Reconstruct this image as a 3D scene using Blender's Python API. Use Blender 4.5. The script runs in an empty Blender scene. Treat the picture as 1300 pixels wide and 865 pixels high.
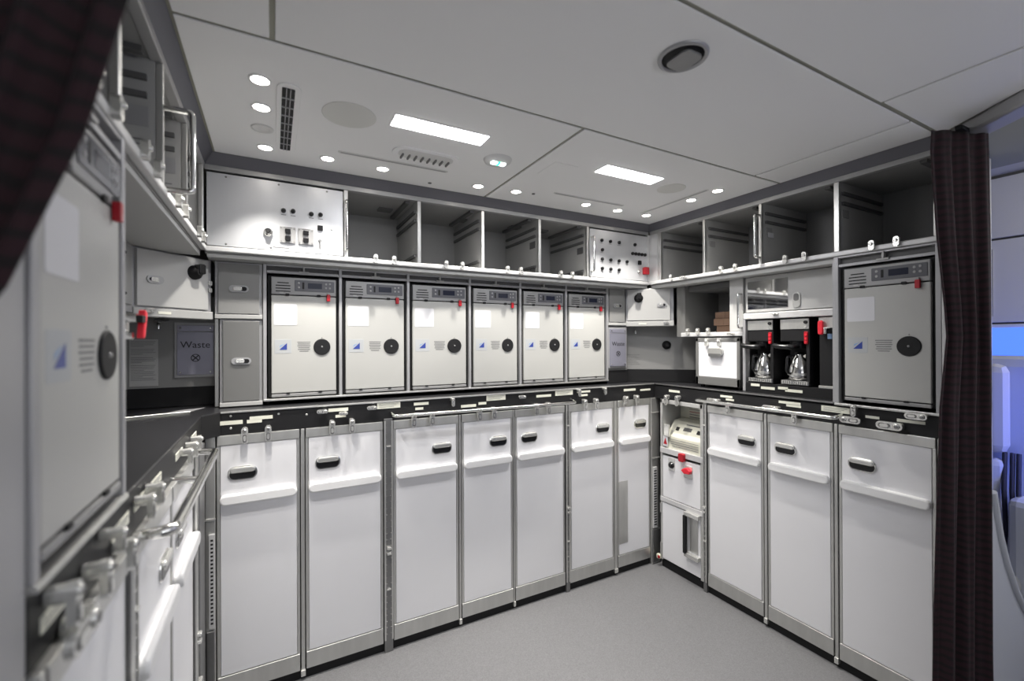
import bpy, bmesh, math, random
from mathutils import Vector, Matrix
random.seed(4)
PI = math.pi
SC = bpy.context.scene
COL = SC.collection

# ---------------------------------------------------------------- camera
def make_camera():
    yaw, pit, rol = math.radians(28.407), math.radians(0.1053), math.radians(-0.2319)
    fwd = Vector((math.sin(yaw)*math.cos(pit), math.cos(yaw)*math.cos(pit), math.sin(pit)))
    right = Vector((math.cos(yaw), -math.sin(yaw), 0)); up = right.cross(fwd)
    r2 = math.cos(rol)*right + math.sin(rol)*up
    u2 = -math.sin(rol)*right + math.cos(rol)*up
    cam = bpy.data.cameras.new('camera'); o = bpy.data.objects.new('camera', cam); COL.objects.link(o)
    m = Matrix((r2, u2, -fwd)).transposed().to_4x4(); m.translation = (0, 0, 1.4897)
    o.matrix_world = m
    cam.sensor_fit = 'HORIZONTAL'; cam.sensor_width = 36; cam.lens = 560.75*36/1300
    cam.clip_start = .02; cam.clip_end = 60
    cam.dof.use_dof = True; cam.dof.focus_distance = 2.3; cam.dof.aperture_fstop = 1.7
    SC.camera = o
make_camera()

# ---------------------------------------------------------------- world, exposure, large lights
W = bpy.data.worlds.new('world'); SC.world = W; W.use_nodes = True
W.node_tree.nodes['Background'].inputs[0].default_value = (.80, .84, 1, 1)
W.node_tree.nodes['Background'].inputs[1].default_value = .14
SC.view_settings.view_transform = 'Standard'; SC.view_settings.look = 'None'
SC.view_settings.gamma = 1; SC.view_settings.use_curve_mapping = False
SC.view_settings.exposure = 0.25
def area(name, loc, rot, sx, sy, power, col=(1, 1, 1)):
    l = bpy.data.lights.new(name, 'AREA'); l.shape = 'RECTANGLE'; l.size = sx; l.size_y = sy
    l.energy = power; l.color = col
    o = bpy.data.objects.new(name, l); COL.objects.link(o); o.location = loc; o.rotation_euler = rot
    return o
# fill light added out of view behind the camera, at aisle ceiling height
area('aisle_fill_light', (0.9, -0.7, 2.24), (0, 0, 0), 1.6, .25, 3.5, (.95, .97, 1))
# unseen wash added at the aisle wall to brighten the ceiling, aimed forward and up
area('aisle_wash_fill', (0.9, -1.9, 1.55), (math.radians(135), 0, 0), 2.6, .15, 14, (.97, .98, 1))
# blue mood light of the passenger cabin
area('cabin_mood_light', (2.93, 0.36, 1.15), (PI/2, 0, math.radians(-25)), .12, .7, 2.2, (.04, .12, 1))
area('cabin_fill_light', (3.0, -0.3, 2.38), (math.radians(25), 0, 0), .8, .8, 22, (1, .97, .93))  # white fill without a fixture, added to brighten the cabin wall and seat
SPOT_W = 27.0
PANEL_W = 4.5

# ---------------------------------------------------------------- materials
MATS = {}
def mat(name, col, rough=.5, metal=0, emit=None, estr=0, bump=0, bscale=200, var=0, vscale=8, stretch=None, spec=.5, coat=0):
    m = bpy.data.materials.new(name); m.use_nodes = True; nt = m.node_tree; n = nt.nodes; L = nt.links
    b = n['Principled BSDF']
    b.inputs['Base Color'].default_value = (*col, 1); b.inputs['Roughness'].default_value = rough
    b.inputs['Metallic'].default_value = metal; b.inputs['Specular IOR Level'].default_value = spec
    if coat: b.inputs['Coat Weight'].default_value = coat; b.inputs['Coat Roughness'].default_value = .15
    if emit:
        b.inputs['Emission Color'].default_value = (*emit, 1); b.inputs['Emission Strength'].default_value = estr
    if bump or var:
        tc = n.new('ShaderNodeTexCoord'); mp = n.new('ShaderNodeMapping'); L.new(tc.outputs['Object'], mp.inputs[0])
        if stretch: mp.inputs['Scale'].default_value = stretch
    if var:
        nz = n.new('ShaderNodeTexNoise'); nz.inputs['Scale'].default_value = vscale; nz.inputs['Detail'].default_value = 4
        L.new(mp.outputs[0], nz.inputs['Vector'])
        mx = n.new('ShaderNodeMixRGB'); mx.blend_type = 'MULTIPLY'; mx.inputs[1].default_value = (*col, 1)
        cr = n.new('ShaderNodeValToRGB'); cr.color_ramp.elements[0].color = (1-var, 1-var, 1-var, 1)
        cr.color_ramp.elements[0].position = .3; cr.color_ramp.elements[1].position = .7
        L.new(nz.outputs[0], cr.inputs[0]); L.new(cr.outputs[0], mx.inputs[2]); mx.inputs[0].default_value = 1
        L.new(mx.outputs[0], b.inputs['Base Color'])
    if bump:
        nb = n.new('ShaderNodeTexNoise'); nb.inputs['Scale'].default_value = bscale; L.new(mp.outputs[0], nb.inputs['Vector'])
        bp = n.new('ShaderNodeBump'); bp.inputs['Strength'].default_value = bump; bp.inputs['Distance'].default_value = .002
        L.new(nb.outputs[0], bp.inputs['Height']); L.new(bp.outputs[0], b.inputs['Normal'])
    MATS[name] = m; return m
mat('cart_white', (.78, .78, .80), .38, var=.03, vscale=3)
mat('bumper_white', (.83, .83, .83), .45)
mat('oven_cream', (.45, .45, .43), .42, var=.03, vscale=4)
mat('head_grey', (.30, .30, .30), .45, .3)
mat('steel', (.66, .66, .64), .36, .85, var=.10, vscale=30, stretch=(1, 1, .15))
mat('steel_dark', (.25, .25, .25), .4, .8, var=.1, vscale=30)
mat('chrome', (.80, .80, .78), .14, 1)
mat('latch_metal', (.76, .76, .73), .25, .75)
mat('white_metal', (.62, .62, .62), .35, .25)
mat('panel_metal', (.64, .65, .67), .40, .45, var=.05, vscale=20, stretch=(1, 1, .1))
mat('laminate', (.29, .29, .285), .5, var=.04, vscale=5)
mat('door_pale', (.46, .46, .45), .45)
mat('laminate_light', (.42, .42, .41), .45)
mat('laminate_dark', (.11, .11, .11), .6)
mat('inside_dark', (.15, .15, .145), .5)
mat('laminate_dim', (.24, .24, .235), .5)
mat('door_dark', (.20, .20, .195), .42, .35)
mat('frame_grey', (.40, .40, .41), .42, .35)
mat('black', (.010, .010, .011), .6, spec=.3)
mat('black_gloss', (.010, .010, .011), .22)
mat('worktop_black', (.016, .016, .018), .32, bump=.1, bscale=300)
mat('fascia_black', (.012, .012, .013), .48, spec=.3)
mat('ceiling_white', (.88, .88, .88), .6, bump=.02, bscale=60)
mat('joint_green', (.36, .36, .30), .8)
mat('cove_grey', (.13, .13, .15), .5, .2)
mat('cove_light', (.42, .42, .42), .4, .4)
mat('ivory', (.74, .74, .60), .45)
mat('placard', (.74, .74, .64), .5)
mat('plate_grey', (.42, .435, .445), .5)
mat('paper', (.62, .62, .64), .6)
mat('device_cream', (.72, .71, .60), .5)
mat('red', (.40, .008, .018), .35)
mat('red_bright', (.75, .02, .04), .4)
mat('ink', (.03, .03, .035), .6)
mat('ink_grey', (.17, .17, .17), .6)
mat('blue', (.03, .055, .28), .4)
mat('blue_light', (.22, .34, .55), .4)
mat('screen', (.015, .018, .035), .15)
mat('display_glass', (.12, .122, .135), .2)
mat('mirror', (.75, .75, .75), .04, 1)
mat('cardboard', (.19, .115, .075), .8)
mat('waste_plate', (.33, .33, .40), .35, .5)
mat('emit_panel', (1, 1, 1), .5, emit=(1, .98, 1), estr=9)
mat('emit_spot', (1, 1, 1), .5, emit=(1, .93, .84), estr=22)
mat('emit_green', (0, .5, .3), .5, emit=(.05, .9, .5), estr=2)
mat('emit_sign', (1, 1, 1), .5, emit=(.9, 1, 1), estr=2.5)
mat('cover_pale', (.70, .70, .69), .5)
mat('speaker', (.74, .74, .71), .9, bump=.4, bscale=900)
mat('seat_shell', (.55, .57, .62), .35)
mat('seat_fabric', (.50, .50, .50), .8)
mat('belt', (.03, .03, .05), .7)
mat('cabin_wall', (.66, .66, .67), .5)
mat('blue_glow', (.05, .1, .6), .5, emit=(.08, .2, 1), estr=1.2)

def floor_mat():
    m = mat('floor_vinyl', (.26, .26, .27), .42)
    nt = m.node_tree; n = nt.nodes; L = nt.links; b = n['Principled BSDF']
    tc = n.new('ShaderNodeTexCoord'); v = n.new('ShaderNodeTexVoronoi'); v.inputs['Scale'].default_value = 260
    L.new(tc.outputs['Object'], v.inputs['Vector'])
    cr = n.new('ShaderNodeValToRGB'); cr.color_ramp.elements[0].color = (.135, .135, .14, 1); cr.color_ramp.elements[1].color = (.19, .19, .195, 1)
    L.new(v.outputs['Color'], cr.inputs[0]); L.new(cr.outputs[0], b.inputs['Base Color'])
    bp = n.new('ShaderNodeBump'); bp.inputs['Strength'].default_value = .35; bp.inputs['Distance'].default_value = .001
    L.new(v.outputs['Distance'], bp.inputs['Height']); L.new(bp.outputs[0], b.inputs['Normal'])
floor_mat()
def curtain_mat():
    m = mat('curtain_maroon', (.035, .008, .014), .85)
    nt = m.node_tree; n = nt.nodes; L = nt.links; b = n['Principled BSDF']
    b.inputs['Sheen Weight'].default_value = .05
    tc = n.new('ShaderNodeTexCoord'); mp = n.new('ShaderNodeMapping'); L.new(tc.outputs['Object'], mp.inputs[0])
    mp.inputs['Scale'].default_value = (1, 1, 1)
    w = n.new('ShaderNodeTexWave'); w.bands_direction = 'Z'; w.inputs['Scale'].default_value = 12
    w.inputs['Distortion'].default_value = 3.5; w.inputs['Detail'].default_value = 2; w.inputs['Detail Scale'].default_value = 1.4
    L.new(mp.outputs[0], w.inputs['Vector'])
    cr = n.new('ShaderNodeValToRGB'); cr.color_ramp.elements[0].color = (.006, .0025, .0035, 1); cr.color_ramp.elements[1].color = (.022, .005, .009, 1)
    cr.color_ramp.elements[0].position = .1; cr.color_ramp.elements[1].position = .6
    L.new(w.outputs[0], cr.inputs[0]); L.new(cr.outputs[0], b.inputs['Base Color'])
curtain_mat()

# ---------------------------------------------------------------- mesh builder
class MB:
    def __init__(s): s.v = []; s.f = []; s.sm = []
    def add(s, vs, fs, smooth=False):
        o = len(s.v); s.v += [tuple(x) for x in vs]
        for f in fs: s.f.append([i+o for i in f]); s.sm.append(smooth)
        return s
    def box(s, a0, a1, b0, b1, c0, c1):
        vs = [(a, b, c) for a in (a0, a1) for b in (b0, b1) for c in (c0, c1)]
        return s.add(vs, [(0, 1, 3, 2), (4, 6, 7, 5), (0, 4, 5, 1), (2, 3, 7, 6), (0, 2, 6, 4), (1, 5, 7, 3)])
    def ev(s, pts, v0, v1):      # polygon in the (u,z) plane extruded along v
        n = len(pts); a = [(p[0], v0, p[1]) for p in pts]; b = [(p[0], v1, p[1]) for p in pts]
        s.add(a+b, [tuple(range(n)), tuple(range(2*n-1, n-1, -1))] + [(i, (i+1) % n, n+(i+1) % n, n+i) for i in range(n)]); return s
    def ez(s, pts, z0, z1):      # polygon in the (u,v) plane extruded up
        n = len(pts); a = [(p[0], p[1], z0) for p in pts]; b = [(p[0], p[1], z1) for p in pts]
        s.add(a+b, [tuple(range(n)), tuple(range(2*n-1, n-1, -1))] + [(i, (i+1) % n, n+(i+1) % n, n+i) for i in range(n)]); return s
    def eu(s, pts, u0, u1):      # polygon in the (v,z) plane extruded along u
        n = len(pts); a = [(u0, p[0], p[1]) for p in pts]; b = [(u1, p[0], p[1]) for p in pts]
        s.add(a+b, [tuple(range(n)), tuple(range(2*n-1, n-1, -1))] + [(i, (i+1) % n, n+(i+1) % n, n+i) for i in range(n)]); return s
    def rr(s, u0, u1, z0, z1, v0, v1, r, k=5):     # rounded rectangle plate
        r = min(r, (u1-u0)/2-1e-5, (z1-z0)/2-1e-5); pts = []
        for cx, cz, a0 in ((u1-r, z1-r, 0), (u0+r, z1-r, 90), (u0+r, z0+r, 180), (u1-r, z0+r, 270)):
            for i in range(k+1):
                a = math.radians(a0+90*i/k); pts.append((cx+r*math.cos(a), cz+r*math.sin(a)))
        return s.ev(pts, v0, v1)
    def cyl(s, p0, p1, r, n=14, r1=None):
        p0 = Vector(p0); p1 = Vector(p1); d = (p1-p0).normalized(); r1 = r if r1 is None else r1
        a = d.orthogonal().normalized(); b = d.cross(a)
        ra = [p0+r*(math.cos(2*PI*i/n)*a+math.sin(2*PI*i/n)*b) for i in range(n)]
        rb = [p1+r1*(math.cos(2*PI*i/n)*a+math.sin(2*PI*i/n)*b) for i in range(n)]
        s.add(ra+rb, [(i, (i+1) % n, n+(i+1) % n, n+i) for i in range(n)], True)
        s.add(ra, [tuple(range(n))]); s.add(rb, [tuple(range(n))]); return s
    def tube(s, path, r, n=12):
        P = [Vector(p) for p in path]; rings = []
        a = None
        for i, p in enumerate(P):
            d = (P[min(i+1, len(P)-1)]-P[max(i-1, 0)]).normalized()
            a = d.orthogonal().normalized() if a is None else (a-a.dot(d)*d).normalized()
            b = d.cross(a); rings += [p+r*(math.cos(2*PI*k/n)*a+math.sin(2*PI*k/n)*b) for k in range(n)]
        m = len(P)
        s.add(rings, [(j*n+k, j*n+(k+1) % n, (j+1)*n+(k+1) % n, (j+1)*n+k) for j in range(m-1) for k in range(n)], True)
        s.add(rings[:n], [tuple(range(n))]); s.add(rings[-n:], [tuple(range(n))]); return s
    def lathe(s, c, prof, n=20, axis='z'):
        vs = []
        for r, h in prof:
            for k in range(n):
                x, y = r*math.cos(2*PI*k/n), r*math.sin(2*PI*k/n)
                vs.append((c[0]+x, c[1]+y, c[2]+h) if axis == 'z' else (c[0]+x, c[1]+h, c[2]+y))
        m = len(prof)
        s.add(vs, [(j*n+k, j*n+(k+1) % n, (j+1)*n+(k+1) % n, (j+1)*n+k) for j in range(m-1) for k in range(n)], True)
        s.add(vs[:n], [tuple(range(n))]); s.add(vs[-n:], [tuple(range(n))]); return s
    def mesh(s, name, org=(0, 0, 0)):
        me = bpy.data.meshes.new(name)
        me.from_pydata([(x-org[0], y-org[1], z-org[2]) for x, y, z in s.v], [], s.f)
        for p, sm in zip(me.polygons, s.sm): p.use_smooth = sm
        bm = bmesh.new(); bm.from_mesh(me); bmesh.ops.recalc_face_normals(bm, faces=bm.faces); bm.to_mesh(me); bm.free()
        return me

def fillet(pts, r=.02, k=5):
    """round the corners of a 3D path"""
    P = [Vector(p) for p in pts]; out = [P[0]]
    for i in range(1, len(P)-1):
        a = (P[i-1]-P[i]).normalized(); b = (P[i+1]-P[i]).normalized()
        p0 = P[i]+a*r; p2 = P[i]+b*r
        for j in range(k+1):
            t = j/k; out.append((1-t)**2*p0+2*t*(1-t)*P[i]+t*t*p2)
    return out+[P[-1]]

# ---------------------------------------------------------------- things
RUN = {'back': 0.0, 'right': -PI/2, 'left': PI/2}   # local x runs left to right as seen from the aisle, local y goes into the unit
def wpos(run, u, v, z):
    a = RUN[run]; return Vector((u*math.cos(a)-v*math.sin(a), u*math.sin(a)+v*math.cos(a), z))
def thing(name, label, cat, org=(0, 0, 0), run='back', group=None):
    o = bpy.data.objects.new(name, None); COL.objects.link(o); o.empty_display_size = .05
    o.location = wpos(run, *org); o.rotation_euler = (0, 0, RUN[run]); o['_o'] = tuple(org)
    if label: o['label'] = label
    if cat: o['category'] = cat
    if group: o['group'] = group
    return o
def part(root, name, mb, m, bev=0, label=None, org=None):
    og = tuple(root['_o']) if root is not None and org is None else (org or (0, 0, 0))
    me = mb.mesh(name, og) if isinstance(mb, MB) else mb
    if m: me.materials.append(MATS[m])
    o = bpy.data.objects.new(name, me); COL.objects.link(o)
    if root is not None: o.parent = root; o['_o'] = og
    if bev:
        b = o.modifiers.new('bevel', 'BEVEL'); b.width = bev; b.segments = 2; b.limit_method = 'ANGLE'
    if label: o['label'] = label
    return o
def struct(name, mb, m, bev=0, label=None):
    o = part(None, name, mb, m, bev); o['kind'] = 'structure'
    if label: o['label'] = label
    return o
def inst(root, src_mesh, name, loc, rot=(0, 0, 0), scale=None):   # another child sharing mesh data, placed in run coordinates
    o = bpy.data.objects.new(name, src_mesh); COL.objects.link(o); o.parent = root; og = root['_o']
    o.location = (loc[0]-og[0], loc[1]-og[1], loc[2]-og[2]); o.rotation_euler = rot
    if scale: o.scale = scale
    return o
def copy_tree(o, parent=None):
    c = o.copy(); COL.objects.link(c); c.parent = parent
    for ch in list(o.children): copy_tree(ch, c)
    return c
def text_mesh(txt, size, thick=.0004, align='CENTER'):
    cu = bpy.data.curves.new('lettering', 'FONT'); cu.body = txt; cu.size = size; cu.extrude = thick
    cu.align_x = align; cu.align_y = 'CENTER'; cu.resolution_u = 3
    o = bpy.data.objects.new('lettering', cu); me = bpy.data.meshes.new_from_object(o)
    me.transform(Matrix.Rotation(PI/2, 4, 'X')); bpy.data.objects.remove(o); return me

# shared fittings
def latch_mesh():          # a turn latch: oval plate with a hub, long axis z, facing -y
    m = MB().rr(-.0115, .0115, -.032, .032, -.030, -.020, .0115)
    m.rr(-.010, .010, .004, .030, -.020, 0, .008)
    m.lathe((0, -.030, .018), [(.0085, 0), (.0085, -.003), (.006, -.004)], 12, 'y')
    k = len(m.f)
    m.lathe((0, -.034, .018), [(.0055, 0), (.004, -.0015)], 10, 'y')
    m.rr(-.0070, .0070, -.026, .004, -.0312, -.029, .007); k2 = len(m.f)
    m.rr(-.0050, .0050, -.022, -.001, -.0325, -.031, .005)
    me = m.mesh('latch'); me.materials.append(MATS['latch_metal']); me.materials.append(MATS['steel_dark'])
    for i in range(k, k2): me.polygons[i].material_index = 1
    return me
LATCH = latch_mesh()
def stub_latch_mesh():     # thicker latch with a post, standing on the lips
    m = MB().rr(-.010, .010, -.020, .022, -.014, 0, .009)
    m.lathe((0, -.014, .006), [(.007, 0), (.006, -.005), (.003, -.006)], 10, 'y')
    me = m.mesh('latch'); me.materials.append(MATS['latch_metal']); return me
STUB = stub_latch_mesh()

# ================================================================= SETTING
struct('floor', MB().box(-2.2, 4.6, -2.0, 3.0, -.02, 0), 'floor_vinyl')
CZ = 2.265
ceil = struct('ceiling', MB().box(-1.6, 2.9, -2.0, 3.0, CZ+.006, CZ+.04), 'joint_green')
def cpanel(pts):
    m = MB().ez(pts, CZ, CZ+.006)
    o = part(ceil, 'ceiling_panel', m, 'ceiling_white', .002, org=(0, 0, 0)); return o
def rect(x0, x1, y0, y1, g=.0065): return [(x0+g, y0+g), (x1-g, y0+g), (x1-g, y1-g), (x0+g, y1-g)]
cpanel(rect(-.213, 1.0, 1.29, 2.155)); cpanel(rect(1.0, 2.21, 1.29, 2.155))
cpanel(rect(-.213, 0.0, .70, 1.29)); cpanel(rect(0.0, 2.0, .70, 1.29)); cpanel(rect(2.0, 2.21, .70, 1.29))
cpanel(rect(-1.5, 1.756, -2.0, .70))
cpanel([(1.761, -2.0), (2.05, -2.0), (2.05, .45), (2.215, .69), (1.761, .69)])
# cove between ceiling and upper stowage, with the light frame strip below it
def cove(name, run, u0, u1, v, d):
    m = MB().eu([(v-d, CZ+.002), (v-d+.012, CZ+.002), (v+.012, 2.228), (v, 2.226)], u0, u1)
    struct(name, m if run == 'back' else rot_mb(m, run), 'cove_grey')
def rot_mb(m, run):
    m.v = [tuple(wpos(run, *p)) for p in m.v]; return m
cove('trim_1', 'back', -.247, 2.25, 2.20, .045)
cove('trim_2', 'left', .60, 2.2, .2475, .034)
cove('trim_3', 'right', -2.2, -.70, 2.25, .04)
# rear and side walls behind the units, aisle wall behind the camera
struct('wall_back', MB().box(-1.0, 3.0, 2.86, 2.9, 0, 2.28), 'laminate')
struct('wall_left', MB().box(-.95, -.90, .62, 2.86, 0, 2.28), 'laminate')
struct('wall_right', MB().box(2.70, 2.72, .703, 2.86, 0, 2.28), 'laminate')
struct('wall_front', MB().box(-2.2, 4.6, -2.04, -2.0, 0, 2.28), 'cabin_wall')
# end panels of the two side units
struct('trim_4', MB().box(-.90, -.2455, .635, .700, 0, 2.264), 'frame_grey', .004, 'grey end panel of the left galley unit beside the near oven')
struct('trim_5', MB().box(2.246, 2.70, .683, .703, 0, 2.262), 'white_metal', .003, 'pale end panel of the right galley unit behind the curtain')
# header beam that runs from the end of the galley into the cabin
hb = MB()
hb.ez([(2.235, .70), (2.05, .45), (2.05, -2.0), (2.14, -2.0), (2.14, .43), (2.34, .70)], 2.218, 2.27)
struct('trim_6', hb, 'frame_grey', .01)
struct('trim_7', MB().box(2.34, 4.4, -2.0, 1.6, 2.42, 2.45), 'cabin_wall')
# cabin side wall seen past the curtain, three panels
cw = struct('wall_cabin', MB().box(3.62, 3.66, -1.9, 2.2, 0, 2.42), 'laminate_dark')
for z0, z1 in ((0.0, 1.575), (1.585, 2.05), (2.062, 2.40)):
    part(cw, 'wall_panel', MB().box(3.60, 3.62, -1.9, 2.2, z0, z1), 'cabin_wall', .004, org=(0, 0, 0))
part(cw, 'glowing_strip', MB().box(3.590, 3.60, -1.9, 2.2, 1.40, 1.555), 'blue_glow', org=(0, 0, 0), label='blue lit strip along the cabin wall')
part(cw, 'vent_grille', MB().box(3.59, 3.602, .905, .935, 1.62, 2.0), 'frame_grey', org=(0, 0, 0))

# ================================================================= UPPER STOWAGE
ZL0, ZL1, ZT = 1.868, 1.890, 2.205
def handle_d(root, u, v, z0, z1, out=.045, r=.006):
    p = fillet([(u, v, z1), (u, v-out, z1), (u, v-out, z0), (u, v, z0)], .012)
    part(root, 'grab_handle', MB().tube(p, r, 10), 'chrome')
def upper(run, label, u0, u1, v, posts, latches, solid=(), depth=.42, flush=(), back='laminate'):
    r = thing('overhead_stowage', label, 'cabinet', ((u0+u1)/2, v, ZL0), run, 'overhead stowage units')
    del r['group']
    part(r, 'shelf_lip', MB().box(u0, u1, v-.008, v+.012, ZL0, ZL1), 'white_metal', .004)
    part(r, 'top_frame', MB().box(u0, u1, v-.003, v+.025, ZT, 2.228), 'cove_light', .003)
    part(r, 'bottom_board', MB().box(u0, u1, v+.012, v+depth, ZL0-.006, ZL0+.012), 'laminate')
    part(r, 'top_board', MB().box(u0, u1, v+.025, v+depth, ZT+.004, ZT+.018), 'laminate')
    part(r, 'back_panel', MB().box(u0, u1, v+depth, v+depth+.015, ZL0, ZT+.018), back)
    for i, (pu, w) in enumerate(posts):
        part(r, 'post', MB().box(pu-w/2, pu+w/2, v-.002, v+.014, ZL1, ZT), 'steel', .002)
        part(r, 'divider', MB().box(pu-.006, pu+.006, v+.014, v+depth, ZL0+.012, ZT+.004), 'laminate_light')
        if u0+.05 < pu < u1+.01:
            for zz in (2.150, 2.105, 1.925):
                part(r, 'guide_rail', MB().box(pu-.017, pu-.006, v+.03, v+depth-.02, zz, zz+.014), 'laminate_dark')
            part(r, 'guide_rail', MB().box(pu-.062, pu-.040, v+.03, v+depth-.06, ZT-.010, ZT+.004), 'laminate_dark')
        if pu < u1-.05:
            for zz in (2.150, 2.105):
                part(r, 'guide_rail', MB().box(pu+.006, pu+.017, v+.03, v+depth-.02, zz, zz+.014), 'laminate_dark')
    for lu in latches: inst(r, STUB, 'latch', (lu, v-.008, ZL1))
    return r
UPB = upper('back', 'long overhead stowage unit across the rear, open bays between two control panels', -.2475, 2.25, 2.20,
            [(.303, .018), (.655, .018), (1.011, .018), (1.377, .018), (1.732, .018)],
            [.436, .524, .794, .884, 1.155, 1.241, 1.517, 1.601])
# bay edge near the far right panel: control panels are parts of the unit
def knob(root, u, z, v=2.194, r=.0115, m='black'):
    part(root, 'knob', MB().lathe((u, v, z), [(r, 0), (r, -.008), (r*.55, -.012), (r*.5, -.020)], 12, 'y'), m)
cp = part(UPB, 'control_panel', MB().box(-.240, .290, 2.196, 2.202, 1.893, 2.196), 'panel_metal', .001, 'bright metal control panel with two socket plates')
def sub(root, name, mb, m, bev=0, label=None): return part(root, name, mb, m, bev, label, org=tuple(UPB['_o']))
for u, z in ((.042, 2.071), (.080, 2.073), (.154, 2.070), (.192, 2.072)):
    sub(cp, 'knob', MB().lathe((u, 2.196, z), [(.010, 0), (.010, -.010), (.005, -.016)], 14, 'y'), 'black_gloss')
sub(cp, 'dimmer_knob', MB().lathe((-.018, 2.196, 1.968), [(.018, 0), (.018, -.010), (.012, -.012), (.011, -.020), (.006, -.022)], 16, 'y'), 'chrome')
sub(cp, 'knob', MB().lathe((-.018, 2.176, 1.973), [(.011, 0), (.009, -.008)], 12, 'y'), 'black')
for a, b in ((.027, .090), (.100, .163)):
    sub(cp, 'switch_plate', MB().rr(a, b, 1.929, 2.001, 2.190, 2.196, .003), 'head_grey', .001)
    for zz in (1.939, 1.971):
        sub(cp, 'rocker_switch', MB().rr((a+b)/2-.011, (a+b)/2+.011, zz, zz+.020, 2.182, 2.190, .002), 'black_gloss', .001)
    for q in (a+.006, b-.006):
        for zz in (1.936, 1.994): sub(cp, 'screw', MB().lathe((q, 2.190, zz), [(.0028, 0), (.002, -.0015)], 8, 'y'), 'steel_dark')
    sub(cp, 'lettering', MB().box((a+b)/2-.016, (a+b)/2+.016, 2.1894, 2.190, 1.9955, 1.9975), 'ink')
sub(cp, 'indicator', MB().rr(.180, .202, 2.000, 2.023, 2.188, 2.196, .001), 'black_gloss', .001)
sub(cp, 'indicator', MB().lathe((.190, 2.196, 1.954), [(.007, 0), (.006, -.006)], 12, 'y'), 'steel_dark')
sub(cp, 'toggle', MB().cyl((.190, 2.190, 1.950), (.190, 2.184, 1.915), .0022, 8), 'steel_dark')
sub(cp, 'indicator', MB().lathe((.240, 2.196, 2.012), [(.005, 0), (.004, -.005)], 12, 'y'), 'steel')
for u, z in ((-.172, 2.184), (.024, 2.184), (.22, 2.184), (-.172, 1.903), (-.007, 1.903)):
    sub(cp, 'screw', MB().lathe((u, 2.196, z), [(.0045, 0), (.003, -.002)], 8, 'y'), 'steel_dark')
sub(cp, 'nameplate', MB().box(.0, .065, 2.195, 2.196, 1.906, 1.909), 'ink_grey')
for u in (.042, .080, .154, .192): sub(cp, 'lettering', MB().box(u-.010, u+.010, 2.1955, 2.196, 2.052, 2.055), 'ink_grey')
cq = part(UPB, 'control_panel', MB().box(1.745, 2.236, 2.196, 2.202, 1.893, 2.196), 'panel_metal', .001, 'metal control panel with rows of small black knobs')
for z, us in ((2.129, (1.837, 1.908, 1.981, 2.118)), (2.069, (1.841, 2.097, 2.125, 2.153, 2.181, 2.209)), (2.010, (1.840, 1.910, 1.980, 2.048)), (1.951, (1.840, 1.910, 1.980))):
    for u in us:
        sub(cq, 'knob', MB().lathe((u, 2.196, z), [(.0105, 0), (.0105, -.009), (.005, -.015)], 12, 'y'), 'black')
        if u < 2.06: sub(cq, 'lettering', MB().box(u-.012, u+.012, 2.1955, 2.196, z-.018, z-.0155), 'ink_grey')
sub(cq, 'rocker_switch', MB().rr(2.147, 2.172, 1.998, 2.026, 2.186, 2.196, .003), 'black', .001)
sub(cq, 'toggle', MB().lathe((2.155, 2.196, 1.951), [(.014, 0), (.014, -.004), (.006, -.006), (.005, -.02)], 12, 'y'), 'chrome')
sub(cq, 'guarded_switch', MB().rr(2.188, 2.226, 1.935, 1.984, 2.170, 2.196, .006), 'red', .002, 'red guarded switch')
handle_d(UPB, .303, 2.198, 1.918, 2.150, .03, .006)
handle_d(UPB, 1.752, 2.198, 1.925, 2.140, .035, .006)
part(UPB, 'end_post', MB().box(2.232, 2.25, 2.190, 2.21, ZL1, ZT), 'white_metal', .002)
for a, b in ((.50, .64), (.95, 1.1), (1.30, 1.36), (1.5, 1.68)):      # darker fittings up inside the bays
    part(UPB, 'ceiling_vent', MB().box(a, a+.07, 2.40, 2.46, ZT-.006, ZT+.004), 'laminate_dark')
for c in (.655, 1.011, 1.377):
    part(UPB, 'inspection_cover', MB().rr(c-.26, c-.05, 1.93, 2.12, 2.642, 2.65, .01), 'laminate_light', .001)
for c in (1.377, 1.732):
    part(UPB, 'divider_plate', MB().box(c-.009, c-.0055, 2.24, 2.30, 2.045, 2.085), 'laminate_dark')
    part(UPB, 'divider_plate', MB().box(c-.009, c-.0055, 2.24, 2.30, 1.895, 1.925), 'laminate_dark')

UPR = upper('right', 'overhead stowage unit on the right side above the coffee makers, four open bays', -2.19, -.703, 2.25,
            [(-2.105, .030), (-1.762, .016), (-1.417, .016), (-1.060, .022), (-.715, .022)],
            [-1.996, -1.639, -1.551, -1.281, -1.191, -.921, -.836])
inst(UPR, LATCH, 'latch', (-1.90, 2.242, ZL0+.012), (0, PI/2, 0), (.7, .7, .7))
handle_d(UPR, -1.417, 2.248, 1.925, 2.145, .045, .007)
part(UPR, 'end_filler', MB().box(-2.19, -2.12, 2.246, 2.256, ZL1, ZT), 'white_metal', .002)
for c in (-1.762, -1.417, -1.060):
    part(UPR, 'divider_plate', MB().box(c+.006, c+.0095, 2.29, 2.34, 2.05, 2.085), 'laminate')
part(UPR, 'notice', MB().box(-1.408, -1.4055, 2.30, 2.35, 2.035, 2.06), 'paper')
UPL = upper('left', 'overhead stowage unit on the left side, open bays with a chrome handle between them', .702, 2.19, .2475,
            [(.715, .022), (1.056, .020), (1.423, .014), (1.778, .014), (2.150, .030)],
            [1.171, 1.285, 1.544, 1.658, 1.942, 2.040])
inst(UPL, STUB, 'latch', (.87, .2395, ZL1)); inst(UPL, STUB, 'latch', (.98, .2395, ZL1))
handle_d(UPL, 1.423, .245, 1.885, 2.095, .060, .0075)
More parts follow.
